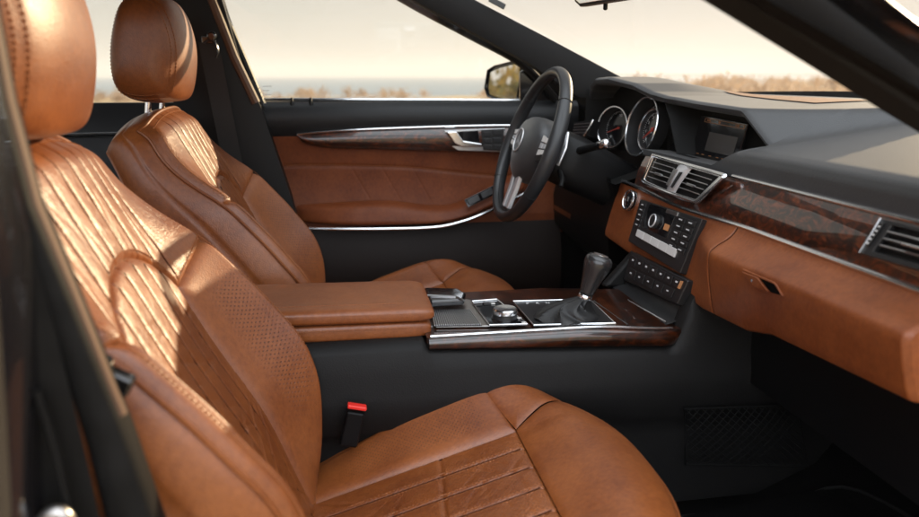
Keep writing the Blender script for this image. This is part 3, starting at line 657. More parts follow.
    def creg(s, wv, d, name, m, extra=None, perf=None):
        n = cn(s, wv) + edge(d) + (extra if extra is not None else 0); mb = MB().grid(CX_(s, wv, n)); mb.uv = np.stack([wv.ravel(), s.ravel()], 1)
        mb.perf = (perf if perf is not None else np.zeros_like(s)).ravel(); return mb.build(name, m, root, sharp=180, face=CN)
    b = np.linspace(0, 1, 160)[:, None]; a = np.linspace(-1, 1, 300)[None, :]
    s = b*.352 + 0*a; wv = a*wc + 0*b; d = np.minimum((1-abs(a))*wc+0*b, (1-b)*.352+0*a)
    CL = [-.078, -.026, .026, .078]
    x = flute(wv, CL, dep=.0030) - .003*np.exp(-((s-.215-.1*wv)/.003)**2)
    wr = np.zeros_like(s)
    for k in range(70):
        t0, w0, an = rng.uniform(.02, .34), rng.uniform(-.12, .12), rng.uniform(-1.2, 1.2)
        u_ = (s-t0)*math.cos(an)+(wv-w0)*math.sin(an); v_ = -(s-t0)*math.sin(an)+(wv-w0)*math.cos(an)
        wr -= rng.uniform(.0003, .0010)*np.exp(-(u_/.004)**2-(v_/rng.uniform(.012, .035))**2)
    creg(s, wv, d, 'cushion_panel', L_CUSH, x+wr, .55*ss(.02, .03, wc-abs(wv))*ss(.05, .15, s)*np.ones_like(s))
    for sg in (-1, 1):
        b = np.linspace(0, 1, 120)[:, None]; v = np.linspace(0, 1, 44)[None, :]
        s = b*(.352-.03*v+.0*b); wv = sg*(wc+v*(.25-wc)) + 0*b
        d = np.minimum(v*.12+0*b, (1-b)*.35+.010*v)
        pf = ss(.015, .03, v*.12)*ss(.25, .42, (1-v)+0*b)*ss(.02, .04, (1-b)*.35)*ss(.06, .12, s)
        creg(s, wv, d, 'cushion_bolster', L_PERF, -.003*np.exp(-((v-.80)/.03)**2)+0*b, pf)
        b = np.linspace(0, 1, 60)[:, None]; v = np.linspace(0, 1, 44)[None, :]
        wt = wc + .055*np.minimum(1, b*1.1)**.9; wv0 = wt + v*(.25-wt); s0 = .352-.03*np.clip((wv0-wc)/(.25-wc), 0, 1); s = s0 + b*(sf(wv0)-s0); wv = sg*wv0
        d = np.minimum(np.minimum(v*.09+0*b, b*.09+0*v), 1)
        creg(s, wv, d, 'cushion_corner', L_SMOOTH, .0040*np.exp(-np.maximum(d, 0)/.006))
    b = np.linspace(0, 1, 80)[:, None]; a = np.linspace(-1, 1, 110)[None, :]
    wt = wc + .055*np.minimum(1, b*1.1)**.9; wv = a*wt; s = .352 + b*(sf(wv)-.352)
    d = np.minimum((1-abs(a))*wt, b*.13+0*a)
    creg(s, wv, d, 'thigh_panel', L_SMOOTH, .0030*np.exp(-np.maximum(d, 0)/.006))
    path = [(q, -.25) for q in np.linspace(0, float(sf(np.array(.25))), 40)[:-1]] + [(float(sf(np.array(q))), q) for q in np.linspace(-.25, .25, 80)] + [(q, .25) for q in np.linspace(float(sf(np.array(.25))), 0, 40)[1:]]
    path = np.array(path); rows = []; e0 = CX_(path[:, 0], path[:, 1], np.array([cn(q, ww) for q, ww in path])-.004)
    cxy = np.array((.10, cy))
    for q in np.linspace(0, 1, 14):
        r_ = e0.copy(); zb = .335; r_[:, 2] = e0[:, 2] + (zb-e0[:, 2])*q
        out = np.stack([np.clip((path[:, 0]-.3)/.2, 0, 1), path[:, 1]/.25], 1); out /= np.linalg.norm(out, axis=1)[:, None]+1e-6
        off = .012*math.sin(math.pi*min(1, q*1.3+.03)) - .06*max(0, q-.45)*1.0 - .003*math.exp(-((q-.3)/.03)**2)
        r_[:, 0] += out[:, 0]*off; r_[:, 1] += out[:, 1]*off; rows.append(r_)
    MB().grid(rows).build('cushion_side', L_SMOOTH, root, sharp=180)
    MB().tube(list(e0+np.array((0, 0, .002))), .0024, 6).build('cushion_piping', L_SMOOTH, root)
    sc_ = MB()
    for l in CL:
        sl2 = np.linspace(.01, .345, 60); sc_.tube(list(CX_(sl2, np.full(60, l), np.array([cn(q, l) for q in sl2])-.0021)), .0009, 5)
    sc_.build('cushion_pleat_shade_cords', SEAM_SHADE, root)  # cushion grooves get their shade from these dark cords
    for l in CL:
        for off in (-.006, .006):
            st = MB(); sl2 = np.linspace(.01, .34, 60); stitches(st, CX_(sl2, np.full(60, l+off), np.array([cn(q, l+off) for q in sl2])-.001), nrm=CN, r=.0006); st.build('cushion_stitching', THREAD, root)
    e1 = path.copy(); k_ = np.abs(path[:, 1]) > .249; e1[:, 1] *= np.where(k_, .955, .96)
    keep = e1[:, 0] < .36
    for sgn in (-1, 1):
        st = MB(); q = e1[(np.sign(e1[:, 1]) == sgn) & keep]; stitches(st, CX_(q[:, 0], q[:, 1], np.array([cn(a_, b_) for a_, b_ in q])), nrm=CN); st.build('cushion_stitching', THREAD, root)
    MB().box((.10, cy, .325), (.46, .42, .05)).box((.08, cy-.19, .285), (.5, .04, .05)).box((.08, cy+.19, .285), (.5, .04, .05)).box((-.12, cy, .345), (.10, .40, .10)).build('seat_base', BLK, root, bevel=.01)
    # ---- headrest
    hp = catmull([(.044, -.088), (.060, -.02), (.056, .04), (.036, .086), (.0, .101), (-.034, .086), (-.056, .03), (-.066, -.035), (-.060, -.082), (-.030, -.100), (.015, -.101)], 8, closed=True)
    hp = np.array(hp)*1.02; rows = []
    ys = np.sin(np.linspace(-math.pi/2, math.pi/2, 61))*.1359
    HC = np.array((-.341, cy, 1.066)); spts = []
    for y in ys:
        k = max(1e-4, 1-(abs(y)/.136)**4.0)**(1/3.2)
        g = 1 - .020*math.exp(-((abs(y)-.104)/.0035)**2)
        rows.append([HC + np.array((x*k*g + .008*(1-(y/.136)**2)-.012*(abs(y)/.136)**2, y, z*k*g)) for x, z in hp])
    hr = MB().grid(rows, closev=True); hr.f += [tuple(range(len(hp))), tuple(len(ys)*len(hp)-1-i for i in range(len(hp)))]
    ho = hr.build('headrest', L_SMOOTH, root, sharp=180)
    st = MB()
    for sg in (-1, 1):
        for off in (.098, .110):
            y = sg*off; k = max(1e-4, 1-(abs(y)/.136)**4.0)**(1/3.2)
            lp = [HC + np.array((x*k*1.004 + .008*(1-(y/.136)**2)-.012*(abs(y)/.136)**2, y, z*k*1.004)) for x, z in hp]; lp.append(lp[0])
            P_ = resample(lp, .0065)
            for i in range(len(P_)-1):
                u_ = P_[i]-HC; u_[1] = 0; u_ /= np.linalg.norm(u_); dd_ = P_[i+1]-P_[i]
                st.tube([P_[i]-u_*.0006, P_[i]+dd_*.35+u_*.0007, P_[i]+dd_*.7-u_*.0006], .0008, 4, cap=False)
    st.build('stitching', THREAD, ho)
    for sg in (-1, 1):
        y = cy + sg*.062
        MB().tube([(-.365, y, .90), (-.350, y, 1.0)], .0062, 14).build('headrest_post', CHROME, root)
        MB().lathe((-.3635, y, .926), (.05, 0, 1), [(.017, -.006), (.017, .006), (.013, .010), (.007, .011)], 20).build('post_guide', GLOSS, root)
    return root
proto = make_seat(-.372)
proto['label'] = 'tan leather front passenger seat nearest the camera, with sunlit creased backrest'
def copy_tree(o, parent=None):
    c = o.copy(); COL.objects.link(c)
    if parent is not None: c.parent = parent
    for ch in [q for q in bpy.data.objects if q.parent is o]: copy_tree(ch, c)
    return c
drv = copy_tree(proto); drv.location = (.05, .372, .28)
for ch in list(bpy.data.objects):
    if ch.name.startswith(('headrest', 'headrest_post')) and ch.parent in (proto, drv):
        ch.location = (.014, 0, -.007) if ch.parent is proto else (0, 0, .005)
        if ch.name.startswith('headrest_post'): ch.location = (0, 0, 0)
for ch in list(bpy.data.objects):          # the driver's cushion is set a little higher
    if ch.parent is drv and ch.name.startswith(('cushion', 'thigh_panel')): ch.location = (0, 0, .024)
drv['label'] = 'tan leather driver seat beyond the console, beside the driver door and steering wheel'

# seat belt on the driver's side
sbt = thing('seat_belt', 'black seat belt hanging from its pillar guide behind the driver headrest', 'seat belt', (-.3, .60, .95))
pts = [at(*q, Y=.635) for q in [(209, 44), (216, 80), (226, 130), (238, 190), (250, 240)]]
MB().grid([[p+(-.024, 0, .004), p+(.024, -.004, 0)] for p in pts]).build('webbing', WEB, sbt)
MB().box(at(209, 40, Y=.63), (.034, .010, .016)).lathe(at(212, 36, Y=.625), (0, -1, 0), [(.012, 0), (.012, .006), (.008, .009)], 16).build('belt_guide', GLOSS, sbt, bevel=.004)
MB().tube(catmull([at(*q, Y=.622) for q in [(203, 44), (209, 40), (215, 43), (218, 52), (216, 58)]], 5), .003, 8).build('guide_loop', DKMET, sbt)
# passenger's buckle and the black guide on the bolster
bk = thing('seat_belt_buckle', 'black seat belt buckle with red release button beside the passenger cushion', 'buckle', (.01, -.18, .42))
Rb = np.array(Matrix.Rotation(math.radians(14), 3, 'Y'))
MB().box(at(352, 428, Y=-.178), (.028, .016, .060), Rb).build('buckle_body', BLK, bk, bevel=.004)
MB().box(at(357, 406.5, Y=-.182), (.030, .014, .0065), Rb).build('release_button', RED, bk, bevel=.002)
bc = thing('belt_clip', 'small black plastic guide clip on the near edge of the passenger backrest', 'belt clip', at(113, 378, Y=-.635))
pc = at(112, 379, Y=-.645); MB().box(pc, (.034, .016, .018), np.array(Matrix.Rotation(math.radians(30), 3, 'Y'))).box(pc+(-.012, .01, .008), (.02, .02, .014)).build('clip_body', GLOSS, bc, bevel=.004)

# ------------------------------------------------------------------ centre console
cc = thing('centre_console', 'dark centre console with tan padded armrest and wood rimmed gear surround', 'console', (.2, -.02, .27))
def sidep(x, top=True):
    return x
# flanks
def flank(sg):
    rows = []
    for x in np.linspace(-.35, 1.0, 170):
        zt = .605 if x < .13 else .594-.024*(x-.137)/.45 - .002
        zt = zt + .095*float(ss(.553, .60, x)); zb = .455 - .02*float(ss(.3, .6, x)); yo = .150
        rows.append([(x, sg*.11, zt+.002), (x, sg*(yo-.012), zt), (x, sg*(yo-.004), min(zt-.004, .585+.5*(zt-.585))-.003), (x, sg*yo, .555), (x, sg*(yo+.008), .52), (x, sg*(yo+.010), zb+.012), (x, sg*(yo-.004), zb), (x, sg*(yo-.008), zb-.03), (x, sg*.146, .27)])
    return rows
fk = MB().grid(flank(-1)).grid(flank(1)).build('console_side', SIDE, cc, sharp=60)
MB().prism([(-.35, -.13, .60), (.14, -.13, .60), (.14, .13, .60), (-.35, .13, .60)], (0, 0, -.02)).build('console_inner', BLK, cc)
# armrest: lid and lower half
def pillow(x0, x1, y0, y1, z0, z1, r, name, m, slope=0.0, n=3):
    rows = []; q = np.linspace(0, 2*math.pi, 65)[:-1]
    for x in np.concatenate([np.linspace(x0, x1-.045, 14), x1-.045+.045*np.sin(np.linspace(0, math.pi/2, 18))[1:]]):
        e = max(0, (x-(x1-.045))/.045); k = max(.02, (1-e**2.6)**(1/2.6)); ky = .45+.55*k if k > .03 else .0+.45
        cy_a, cz_a = (y0+y1)/2, (z0+z1)/2; hy, hz = (y1-y0)/2, (z1-z0)/2
        rows.append([(x, cy_a + hy*(1-.12*(1-k))*np.sign(math.cos(t))*abs(math.cos(t))**.28, cz_a + slope*(x-x1) + hz*(.25+.75*k)*np.sign(math.sin(t))*abs(math.sin(t))**.42*(1+.10*(1-abs(math.cos(t))**3)*(math.sin(t) > 0))) for t in q])
    mb = MB().grid(rows, closev=True); L = len(q); mb.f += [tuple(range(L)), tuple((len(rows)-1)*L+L-1-i for i in range(L))]
    return mb.build(name, m, cc, sharp=60)
arm = pillow(-.30, .151, -.120, .060, .629, .655, .013, 'armrest_lid', L_SMOOTH, slope=-.02)
pillow(-.30, .146, -.116, .055, .600, .633, .008, 'armrest_box', L_SMOOTH, slope=-.012)
st = MB(); stitches(st, [(x, -.1165, .6225-.015*(x-.14)) for x in np.linspace(-.25, .110, 40)], nrm=(0, -1, 0)); 
stitches(st, [(x, -.092, .6560-.02*(x-.15)) for x in np.linspace(-.28, .105, 40)], nrm=(0, 0, 1), r=.0005); st.build('stitching', THREAD, arm)
MB().tube([(x, -.1160, .6330-.02*(x-.15)) for x in np.linspace(-.29, .125, 20)], .002, 6).build('armrest_seam', SEAM_SHADE, arm)
# top plate, wood fascia
tp = [(.135, -.137, .6115), (.40, -.140, .6115), (.40, .10, .6115), (.135, .100, .6115)]
MB().prism(tp, (0, 0, -.01)).prism([(.4002, -.140, .6115), (.575, -.140, .600), (.575, .10, .600), (.4002, .10, .6115)], (0, 0, -.01)).build('wood_top', WOOD_SHADED, cc)
fas = []
for x in np.linspace(.137, .585, 50):
    y = -.148 + .012*float(ss(.54, .585, x))
    zt_ = .6125-.012*float(ss(.38, .56, x)); zb_ = .594-.024*(x-.137)/.45+.028*float(ss(.545, .585, x))**2; hh_ = zt_-zb_; fas.append([(x, y+.012, zt_-.001), (x, y+.003, zt_), (x, y-.001, zt_-.15*hh_), (x, y-.003, zt_-.5*hh_), (x, y-.001, zb_+.1*hh_), (x, y+.008, zb_)])
fa = MB().grid(fas).build('wood_fascia', WOOD_SHADED, cc, sharp=180)
MB().tube([(x, -.1405, .6148-.012*float(ss(.39, .57, x))) for x in np.linspace(.14, .555, 30)], .0024, 8).build('chrome_strip', CHROME, fa)
# frame with roller cover, small pocket and rotary controller
Zc = .613
def cz(x, y, z=Zc): return at(x, y, Z=z)
fr = [cz(437, 327), cz(421, 293), cz(464, 290), cz(505, 326)]
MB().prism([cz(436, 328), cz(424, 293.5), cz(470, 301), cz(507, 327)], (0, 0, .003)).build('silver_frame', ALU, cc, bevel=.001)
rl = Quad(cz(431, 310, .617), cz(470, 309.5, .617), cz(482, 325.5, .617), cz(434, 326.5, .617))
mb = MB()
for i in range(22):
    u = i/22; rl.box(mb, u+.006, .02, u+.036, .98, -.001, .0022)
MB().prism([rl.p(0, 0), rl.p(1, 0), rl.p(1, 1), rl.p(0, 1)], (0, 0, -.0005)).build('pocket_floor', BLK, cc)
mb.build('roller_cover', SATIN, cc, bevel=.0004, seg=1)
# phone cradle lid beyond the armrest (dark bar)
MB().prism([cz(424, 294, .622), cz(458, 295, .622), cz(466, 300, .622), cz(464, 306, .622), cz(430, 308, .622)], (0, 0, .014)).build('pocket_lid', GLOSS, cc, bevel=.005, seg=3)
MB().tube([cz(424, 295.5, .637), cz(456, 296.5, .637), cz(464, 300.5, .636)], .002, 6).build('lid_strip', SATIN, cc)
# controller plate
cq = Quad(cz(472, 303, .616), cz(497, 301, .616), cz(527, 326, .616), cz(490, 327, .616))
mb = MB(); cq.box(mb, 0, 0, 1, 1, 0, .002); cpl = mb.build('controller_plate', GLOSS, cc, bevel=.001)
pr = [cq.p(u, v, .003) for u, v in ((0, 0), (1, 0), (1, 1), (0, 1))]
MB().tube(pr, .0016, 6, closed=True).build('plate_rim', CHROME, cpl)
kc = cz(505, 318, .618); ks_ = .78; MB().lathe(kc, (0, 0, 1), [(r*ks_, h*ks_) for r, h in [(.0225, .006), (.0225, .010), (.0265, .012), (.0265, .020), (.024, .023), (.018, .0225), (.002, .0215)]], 36).build('rotary_controller', CHROME, cc, sharp=35)
MB().lathe(kc, (0, 0, 1), [(.0215, 0), (.0205, .008)], 30).build('controller_base', BTN, cc)
MB().lathe(kc, (0, 0, 1), [(.0235, 0), (.0235, .002)], 30).build('controller_collar', GLOSS, cc)
for q in ((478, 304.5), (487, 303.5)):
    MB().box(cz(*q, .6195), (.014, .012, .003)).build('console_button', BTN, cc, bevel=.001)
for q in ((493, 303.5), (503, 308), (512, 313), (519, 318), (524, 322.5)):
    MB().box(cz(*q, .6195), (.008, .006, .002)).build('console_button', BTNG, cc, bevel=.0008)
# gear surround
gq = Quad(cz(513, 303, .614), cz(590, 301, .614), cz(615, 325, .614), cz(534, 327, .614))
mb = MB(); gq.box(mb, 0, 0, 1, 1, 0, .002); gp = mb.build('gear_plate', BTN, cc, bevel=.0005)
MB().tube([gq.p(u, v, .003) for u, v in ((0, 0), (1, 0), (1, 1), (0, 1))], .0016, 6, closed=True).build('plate_rim', CHROME, gp)
MB().tube([cz(594, 301, .614), cz(628, 325, .614)], .0014, 6).build('tray_strip', CHROME, cc)
MB().tube([cz(628, 300, .622), cz(666, 322, .622)], .0014, 6).build('tray_strip', CHROME, cc)
for i, ch in enumerate('PRND'):
    text(ch, 'gear_letter', .011, gq.p(.16+.13*i, .10, .0028), RT, (0, 1, 0), MARK, gp)
# sloping ramp up to the dash
rampP = [[(x, y, z) for y in np.linspace(-.118, .118, 5)] for x, z in ((.55, .600), (.572, .606), (.585, .625), (.60, .655), (.615, .69))]
MB().grid(rampP).build('console_ramp', BTN, cc, sharp=180)
for sg in (1,):
    MB().prism([(.53, sg*.118, .60), (.62, sg*.118, .70), (.70, sg*.118, .70), (.70, sg*.118, .59)], (0, sg*.026, 0)).build('ramp_cheek', SIDE, cc, bevel=.008, seg=3)

gl = thing('gear_lever', 'dark grey gear lever knob on a creased black boot', 'gear lever', tuple(at(572, 318, Z=.616)))
gb = at(577, 316, Z=.616); gt = at(585, 297, Y=float(gb[1])); kt = at(595, 259, Y=float(gb[1]))
rows = []
for k, h in enumerate(np.linspace(0, 1, 14)):
    c = gb*(1-h)+gt*h + np.array((-.010*math.sin(math.pi*h), 0, 0)); rx = .047*(1-h)**1.15+.011; ry = .036*(1-h)**1.15+.011
    rows.append([c + np.array(((rx+.0085*math.sin(math.pi*h)**.6*math.sin(5*q+7*h+2.2*math.sin(2*q)))*math.cos(q)-.02*(1-h), (ry+.008*math.sin(math.pi*h)**.6*math.sin(6*q+9*h))*math.sin(q), -.004*math.sin(5*q+6*h)*(1-h))) for q in np.linspace(0, 2*math.pi, 61)[:-1]])
MB().grid(rows, closev=True).build('lever_boot', BOOT, gl, sharp=180)
ax_ = kt-gt; L_ = np.linalg.norm(ax_); ax_ /= L_; ax_ = ax_*.97+np.array((.12, 0, 0)); ax_ /= np.linalg.norm(ax_)
MB().lathe(gt-ax_*.004, ax_, [(.0115, 0), (.0125, .002), (.0125, .007), (.011, .009)], 28).build('knob_collar', CHROME, gl)
kp = [(q[0], q[1]*.84) for q in [(.0115, .005), (.0125, .012), (.0145, .024), (.0165, .038), (.0195, .052), (.0225, .064), (.0240, .075), (.0230, .084), (.0185, .0905), (.012, .0925), (.001, .0930)]]
kn = MB().lathe(gt, ax_, kp, 40).build('gear_knob', DKMET, gl, sharp=180)
MB().lathe(gt+ax_*.0766, ax_, [(.0125, 0), (.0125, .0018), (.001, .0022)], 28).build('knob_cap', SATIN, kn)
tx = gt+ax_*.0790
text('1 3', 'knob_marking', .007, tx+np.array((0, .003, 0)), RT, np.cross(ax_, RT), BTN, kn); text('2 4', 'knob_marking', .007, tx+np.array((0, -.004, 0)), RT, np.cross(ax_, RT), BTN, kn)

# storage net on the passenger side of the tunnel
nt = thing('storage_net', 'black diamond mesh net pocket in the dark passenger footwell', 'storage net', (.70, -.175, .33))
nq = Quad(at(683, 408, Y=-.166), at(796, 404, Y=-.172), at(806, 465, Y=-.178), at(684, 463, Y=-.172))
mb = MB()
for i in range(-8, 16):
    for sgn in (1, -1):
        u0 = i/14; pts = []
        for v in np.linspace(0, 1, 12):
            u = u0 + sgn*v*.55 + (0 if sgn > 0 else .0)
            if 0 <= u <= 1: pts.append(nq.p(u, v, .004+.006*math.sin(math.pi*v)))
        if len(pts) > 1: mb.tube(pts, .0011, 5)
mb.build('net_mesh', NET, nt)
MB().tube([nq.p(u, v, .005) for u, v in ((0, 0), (1, 0), (1, 1), (0, 1))], .0025, 6, closed=True).build('net_frame', NET, nt)
fmq = thing('floor_mat', 'black carpet floor mat with stitched edge in the passenger footwell', 'floor mat', (.6, -.40, .265))
mo = catmull([(.30, -.62, .268), (.30, -.22, .268), (.55, -.20, .268), (.74, -.21, .270), (.86, -.26, .325), (.88, -.60, .33), (.72, -.66, .270)], 6, closed=True)
MB().prism(mo, (0, 0, .008)).build('mat_pile', CARPET, fmq, smooth=False); MB().tube([p+(0, 0, .008) for p in mo], .004, 6, closed=True).build('mat_binding', RUB, fmq)

# ------------------------------------------------------------------ dashboard
db = thing('dashboard', 'black topped dashboard with tan leather lower face, burl wood band and chrome vents', 'dashboard', (.75, 0, .60))
XP = [.650, .650, .652, .658, .672, .8, .9, 1.0, 1.1]; ZP = [.857, .866, .885, .898, .904, .930, .950, .967, .9671]
def zpass(X): return np.interp(X, XP, ZP)
HY = [-.7, -.3, -.06, .1, .22, .27, .33, .45, .54, .59, .63, .70]; HZ = [.962, .962, .966, .972, .979, .986, 1.004, 1.017, 1.014, .995, .955, .925]
def Hh(Y): return np.interp(Y, HY, HZ)
Apt, Bpt, Tpt = np.array((.70, -.147, .910)), np.array((.695, -.06, .966)), np.array((.822, -.19, .9345))
pn = np.cross(Bpt-Apt, Tpt-Apt); 
def zfac(X, Y): return Apt[2] - (pn[0]*(X-Apt[0])+pn[1]*(Y-Apt[1]))/pn[2]
def smin(a, b, k): return -k*np.logaddexp(-a/k, -b/k)
def smax(a, b, k): return k*np.logaddexp(a/k, b/k)
def zpad(X, Y):
    zt = Hh(Y) + (.974-Hh(Y))*ss(.74, 1.0, X)
    hood = smin(zt, zfac(X, Y), .0018)
    return smax(zpass(X), hood, .0015) - .02*ss(.60, .68, abs(Y))*(Y < 0)
Ya = np.linspace(-.665, -.145, 60); rows = []
xs = np.concatenate([np.linspace(.650, .70, 26), np.linspace(.706, 1.1, 50)])
lowp = [(x, z) for z, x in zip(np.linspace(.857, .9035, 14), np.interp(np.linspace(.857, .9035, 14), ZP, XP))]
for y in Ya: rows.append([(x, y, z-.02*float(ss(.60, .68, abs(y)))) for x, z in lowp] + [(x, y, float(zpad(np.array(x), np.array(y)))) for x in np.linspace(.6725, 1.1, 60)])
mbp = MB().grid(rows)
Yb = np.linspace(-.145, .67, 130); rows = []
def Xe(Y): return np.interp(Y, [-.145, -.06, .18, .25, .32, .45, .58, .63, .67], [.70, .695, .690, .680, .660, .646, .650, .668, .70])
for y in Yb:
    xe = float(Xe(y)); ze = float(zpad(np.array(xe), np.array(y))); r_ = [(xe+.07, y, ze-.020), (xe+.008, y, ze-.016), (xe+.001, y, ze-.011), (xe-.001, y, ze-.005)]
    for b in np.linspace(0, 1, 50)**1.15:
        x = xe + .002 + b*(1.1-xe-.002); r_.append((x, y, float(zpad(np.array(x), np.array(y))) - (.0016 if b == 0 else 0)))
    rows.append(r_)
mbp.grid(rows)
# band below the screen
rows = []
for y in np.linspace(-.145, .235, 50):
    zm = max(.868, .910-.46*(y+.145)); rows.append([(np.interp(z, ZP, XP) if z > .857 else .65, y, z) for z in np.linspace(.857, zm, 8)] + [(np.interp(zm, ZP, XP)+.06, y, zm-.004)])
mbp.grid(rows)
pad = mbp.build('dash_pad', PAD, db, sharp=50)
MB().prism([(.70, -.65, .50), (1.06, -.65, .50), (1.06, -.65, .93), (.76, -.65, .90), (.70, -.65, .84)], (0, 1.3, 0)).build('dash_core', BLK, db)
# speaker grille, demister outlets on the pad top
def on_pad(px, py, lift=.0015):
    X = .8
    for _ in range(40):
        p = at(px, py, Z=float(zpad(np.array(X), np.array(Y_))) if _ else .965); X, Y_ = p[0], p[1]
        if _ == 0: continue
    return p + np.array((0, 0, lift))
def pad_patch(x0, x1, y0, y1, name, m, skew=0., lift=.002):
    rows = [[(x+skew*(y-y0), y, float(zpad(np.array(x+skew*(y-y0)), np.array(y)))+lift) for x in np.linspace(x0, x1, 12)] for y in np.linspace(y0, y1, 14)]
    mb = MB().grid(rows); return mb.build(name, m, db, sharp=180)
pad_patch(.86, .985, -.02, .30, 'speaker_grille', SPK)
pad_patch(.86, .99, -.60, -.30, 'demister_grille', BLK)
# instrument binnacle
bi = MB()
bi.prism([(.722, .27, .80), (.722, .64, .80), (.722, .64, 1.0), (.722, .27, .985)], (.01, 0, 0))
bi.grid([[(.652, .612, z) for z in np.linspace(.80, .985, 6)], [(.73, .600, z) for z in np.linspace(.80, .985, 6)]])
bi.grid([[(.687, .234, .972), (.686, .196, .93), (.685, .150, .866)], [(.735, .257, .965), (.735, .24, .92), (.735, .215, .86)]])
bi.grid([[(.600, y, .790), (.64, y, .802), (.69, y, .815), (.73, y, .818)] for y in np.linspace(.255, .66, 8)])
bn_o = bi.build('instrument_binnacle', RUB, db, sharp=40)
def gauge(c, nv, R, depth, name, needle_deg, labels, nm=True):
    nv = np.array(nv, float); nv /= np.linalg.norm(nv); c = np.array(c)
    ux = np.cross((0, 0, 1.), nv); ux /= np.linalg.norm(ux); ux = -ux; uy = np.cross(nv, ux) if np.cross(nv, ux)[2] > 0 else -np.cross(nv, ux)
    # driver looks along -nv: his right is -Y
    if ux[1] > 0: ux = -ux
    tb = MB().lathe(c-nv*depth, nv, [(R*.92, 0), (R*.95, depth*.5), (R*.985, depth)], 56, cap=False).build('gauge_tunnel', BTN, bn_o, sharp=180)
    fc = MB().lathe(c-nv*depth, nv, [(R*.93, 0), (R*.93, .001)], 48).build('gauge_face', SCRDK, bn_o)
    MB().tube([c+R*(math.cos(q)*ux+math.sin(q)*uy) for q in np.linspace(0, 2*math.pi, 65)[:-1]], .0023, 8, closed=True).build('gauge_ring', CHROME, bn_o)
    f = c-nv*(depth-.002); mk = MB()
    for i in range(41):
        q = math.radians(225-270*i/40); d = math.cos(q)*ux+math.sin(q)*uy; l = .10 if i % 4 == 0 else .05
        mk.tube([f+d*R*.86, f+d*R*(.86-l)], .0006, 4)
    mk.build('gauge_scale', MARK, fc)
    for i, s in enumerate(labels):
        q = math.radians(225-270*i/(len(labels)-1)); d = math.cos(q)*ux+math.sin(q)*uy
        text(s, 'gauge_number', R*.17, f+d*R*.63+nv*.0006, ux, uy, MARK, fc)
    q = math.radians(needle_deg); d = math.cos(q)*ux+math.sin(q)*uy
    MB().tube([f+nv*.003-d*R*.1, f+nv*.003+d*R*.78], [.0012, .0005], 6).lathe(f, nv, [(R*.05, 0), (R*.05, .004), (R*.03, .006)], 20).build('needle', NEEDLE, fc)
gauge(at(641, 126.5, X=.678), (-1, -.08, .22), .0655, .034, 'speedometer', 215, ['0', '20', '40', '60', '80', '100', '120', '140', '160'])
gauge(at(612, 127, X=.682), (-1, -.42, .18), .050, .026, 'fuel gauge', 200, ['0', '1/2', '1'])
gauge(at(650, 130, X=.698), (-1, -.10, .2), .047, .010, 'rev counter', 215, ['0', '1', '2', '3', '4', '5', '6', '7'])
# central screen
inner = [(.735, -.020, .862), (.752, -.058, .902), (.744, -.028, .948), (.744, .08, .950), (.742, .182, .955), (.732, .147, .862)]
outer = [(.672, -.060, .866), (.700, -.144, .9085), (.700, -.058, .957), (.697, .08, .962), (.690, .232, .970), (.685, .152, .866)]
MB().grid([outer, [(np.array(a)*.4+np.array(b)*.6) for a, b in zip(outer, inner)], inner], closev=True).add(inner, [tuple(range(6))]).build('screen_surround', RUB, db, sharp=25)
sq = Quad(at(703, 115, X=.738), at(750, 123.6, X=.738), at(737.5, 165, X=.730), at(692, 154.5, X=.730))
mb = MB(); sq.box(mb, 0, 0, 1, 1, -.004, .004); sco = mb.build('display_bezel', SCRDK, db, bevel=.002)
mb = MB(); sq.box(mb, .30, .36, .90, .82, .004, .0048); mb.build('display_picture', SCREEN, sco)
mb = MB(); ring_prism(mb, [sq.p(u, v, .004) for u, v in ((.12, .05), (.96, .05), (.96, .15), (.12, .15))], [sq.p(u, v, .004) for u, v in ((.13, .06), (.95, .06), (.95, .14), (.13, .14))], sq.n*.0005); mb.build('display_outline', AMBER, sco)
xd, yd = sq.p(1, .5)-sq.p(0, .5), sq.p(.5, 0)-sq.p(.5, 1)
for u, s in ((.22, 'Audio'), (.45, 'Tel'), (.82, '12:30')): text(s, 'display_writing', .006, sq.p(u, .10, .0047), xd, yd, AMBER, sco)
mb = MB()
for u in (.14, .26, .42, .58, .7, .84): sq.box(mb, u, .925, u+.05, .94, .004, .0046)
mb.build('display_markings', AMBER, sco)
# wood band and chrome lines
def face_x(y): return .630 + .012*float(ss(.0, .4, abs(y+.13)))*0
rows = []
for y in np.linspace(-.668, .212, 120):
    zt, zb = .8565, .794 - .006*float(ss(-.25, .0, y)) + .010*float(ss(.0, .27, y))
    rows.append([(.647-.005*math.sin(math.pi*s*.9)-.020*s, y, zt+(zb-zt)*s) for s in np.linspace(0, 1, 14)])
wb = MB().grid(rows).build('wood_band', WOOD, db, sharp=180)
MB().tube([(.647, y, .8595) for y in np.linspace(-.668, -.13, 20)], .0032, 8).build('chrome_strip', CHROME, wb)
MB().tube([(.623, y, .792 - .006*float(ss(-.25, .0, y)) + .010*float(ss(.0, .27, y))) for y in np.linspace(-.668, .275, 60)], .0034, 8).build('chrome_strip', CHROME, wb)
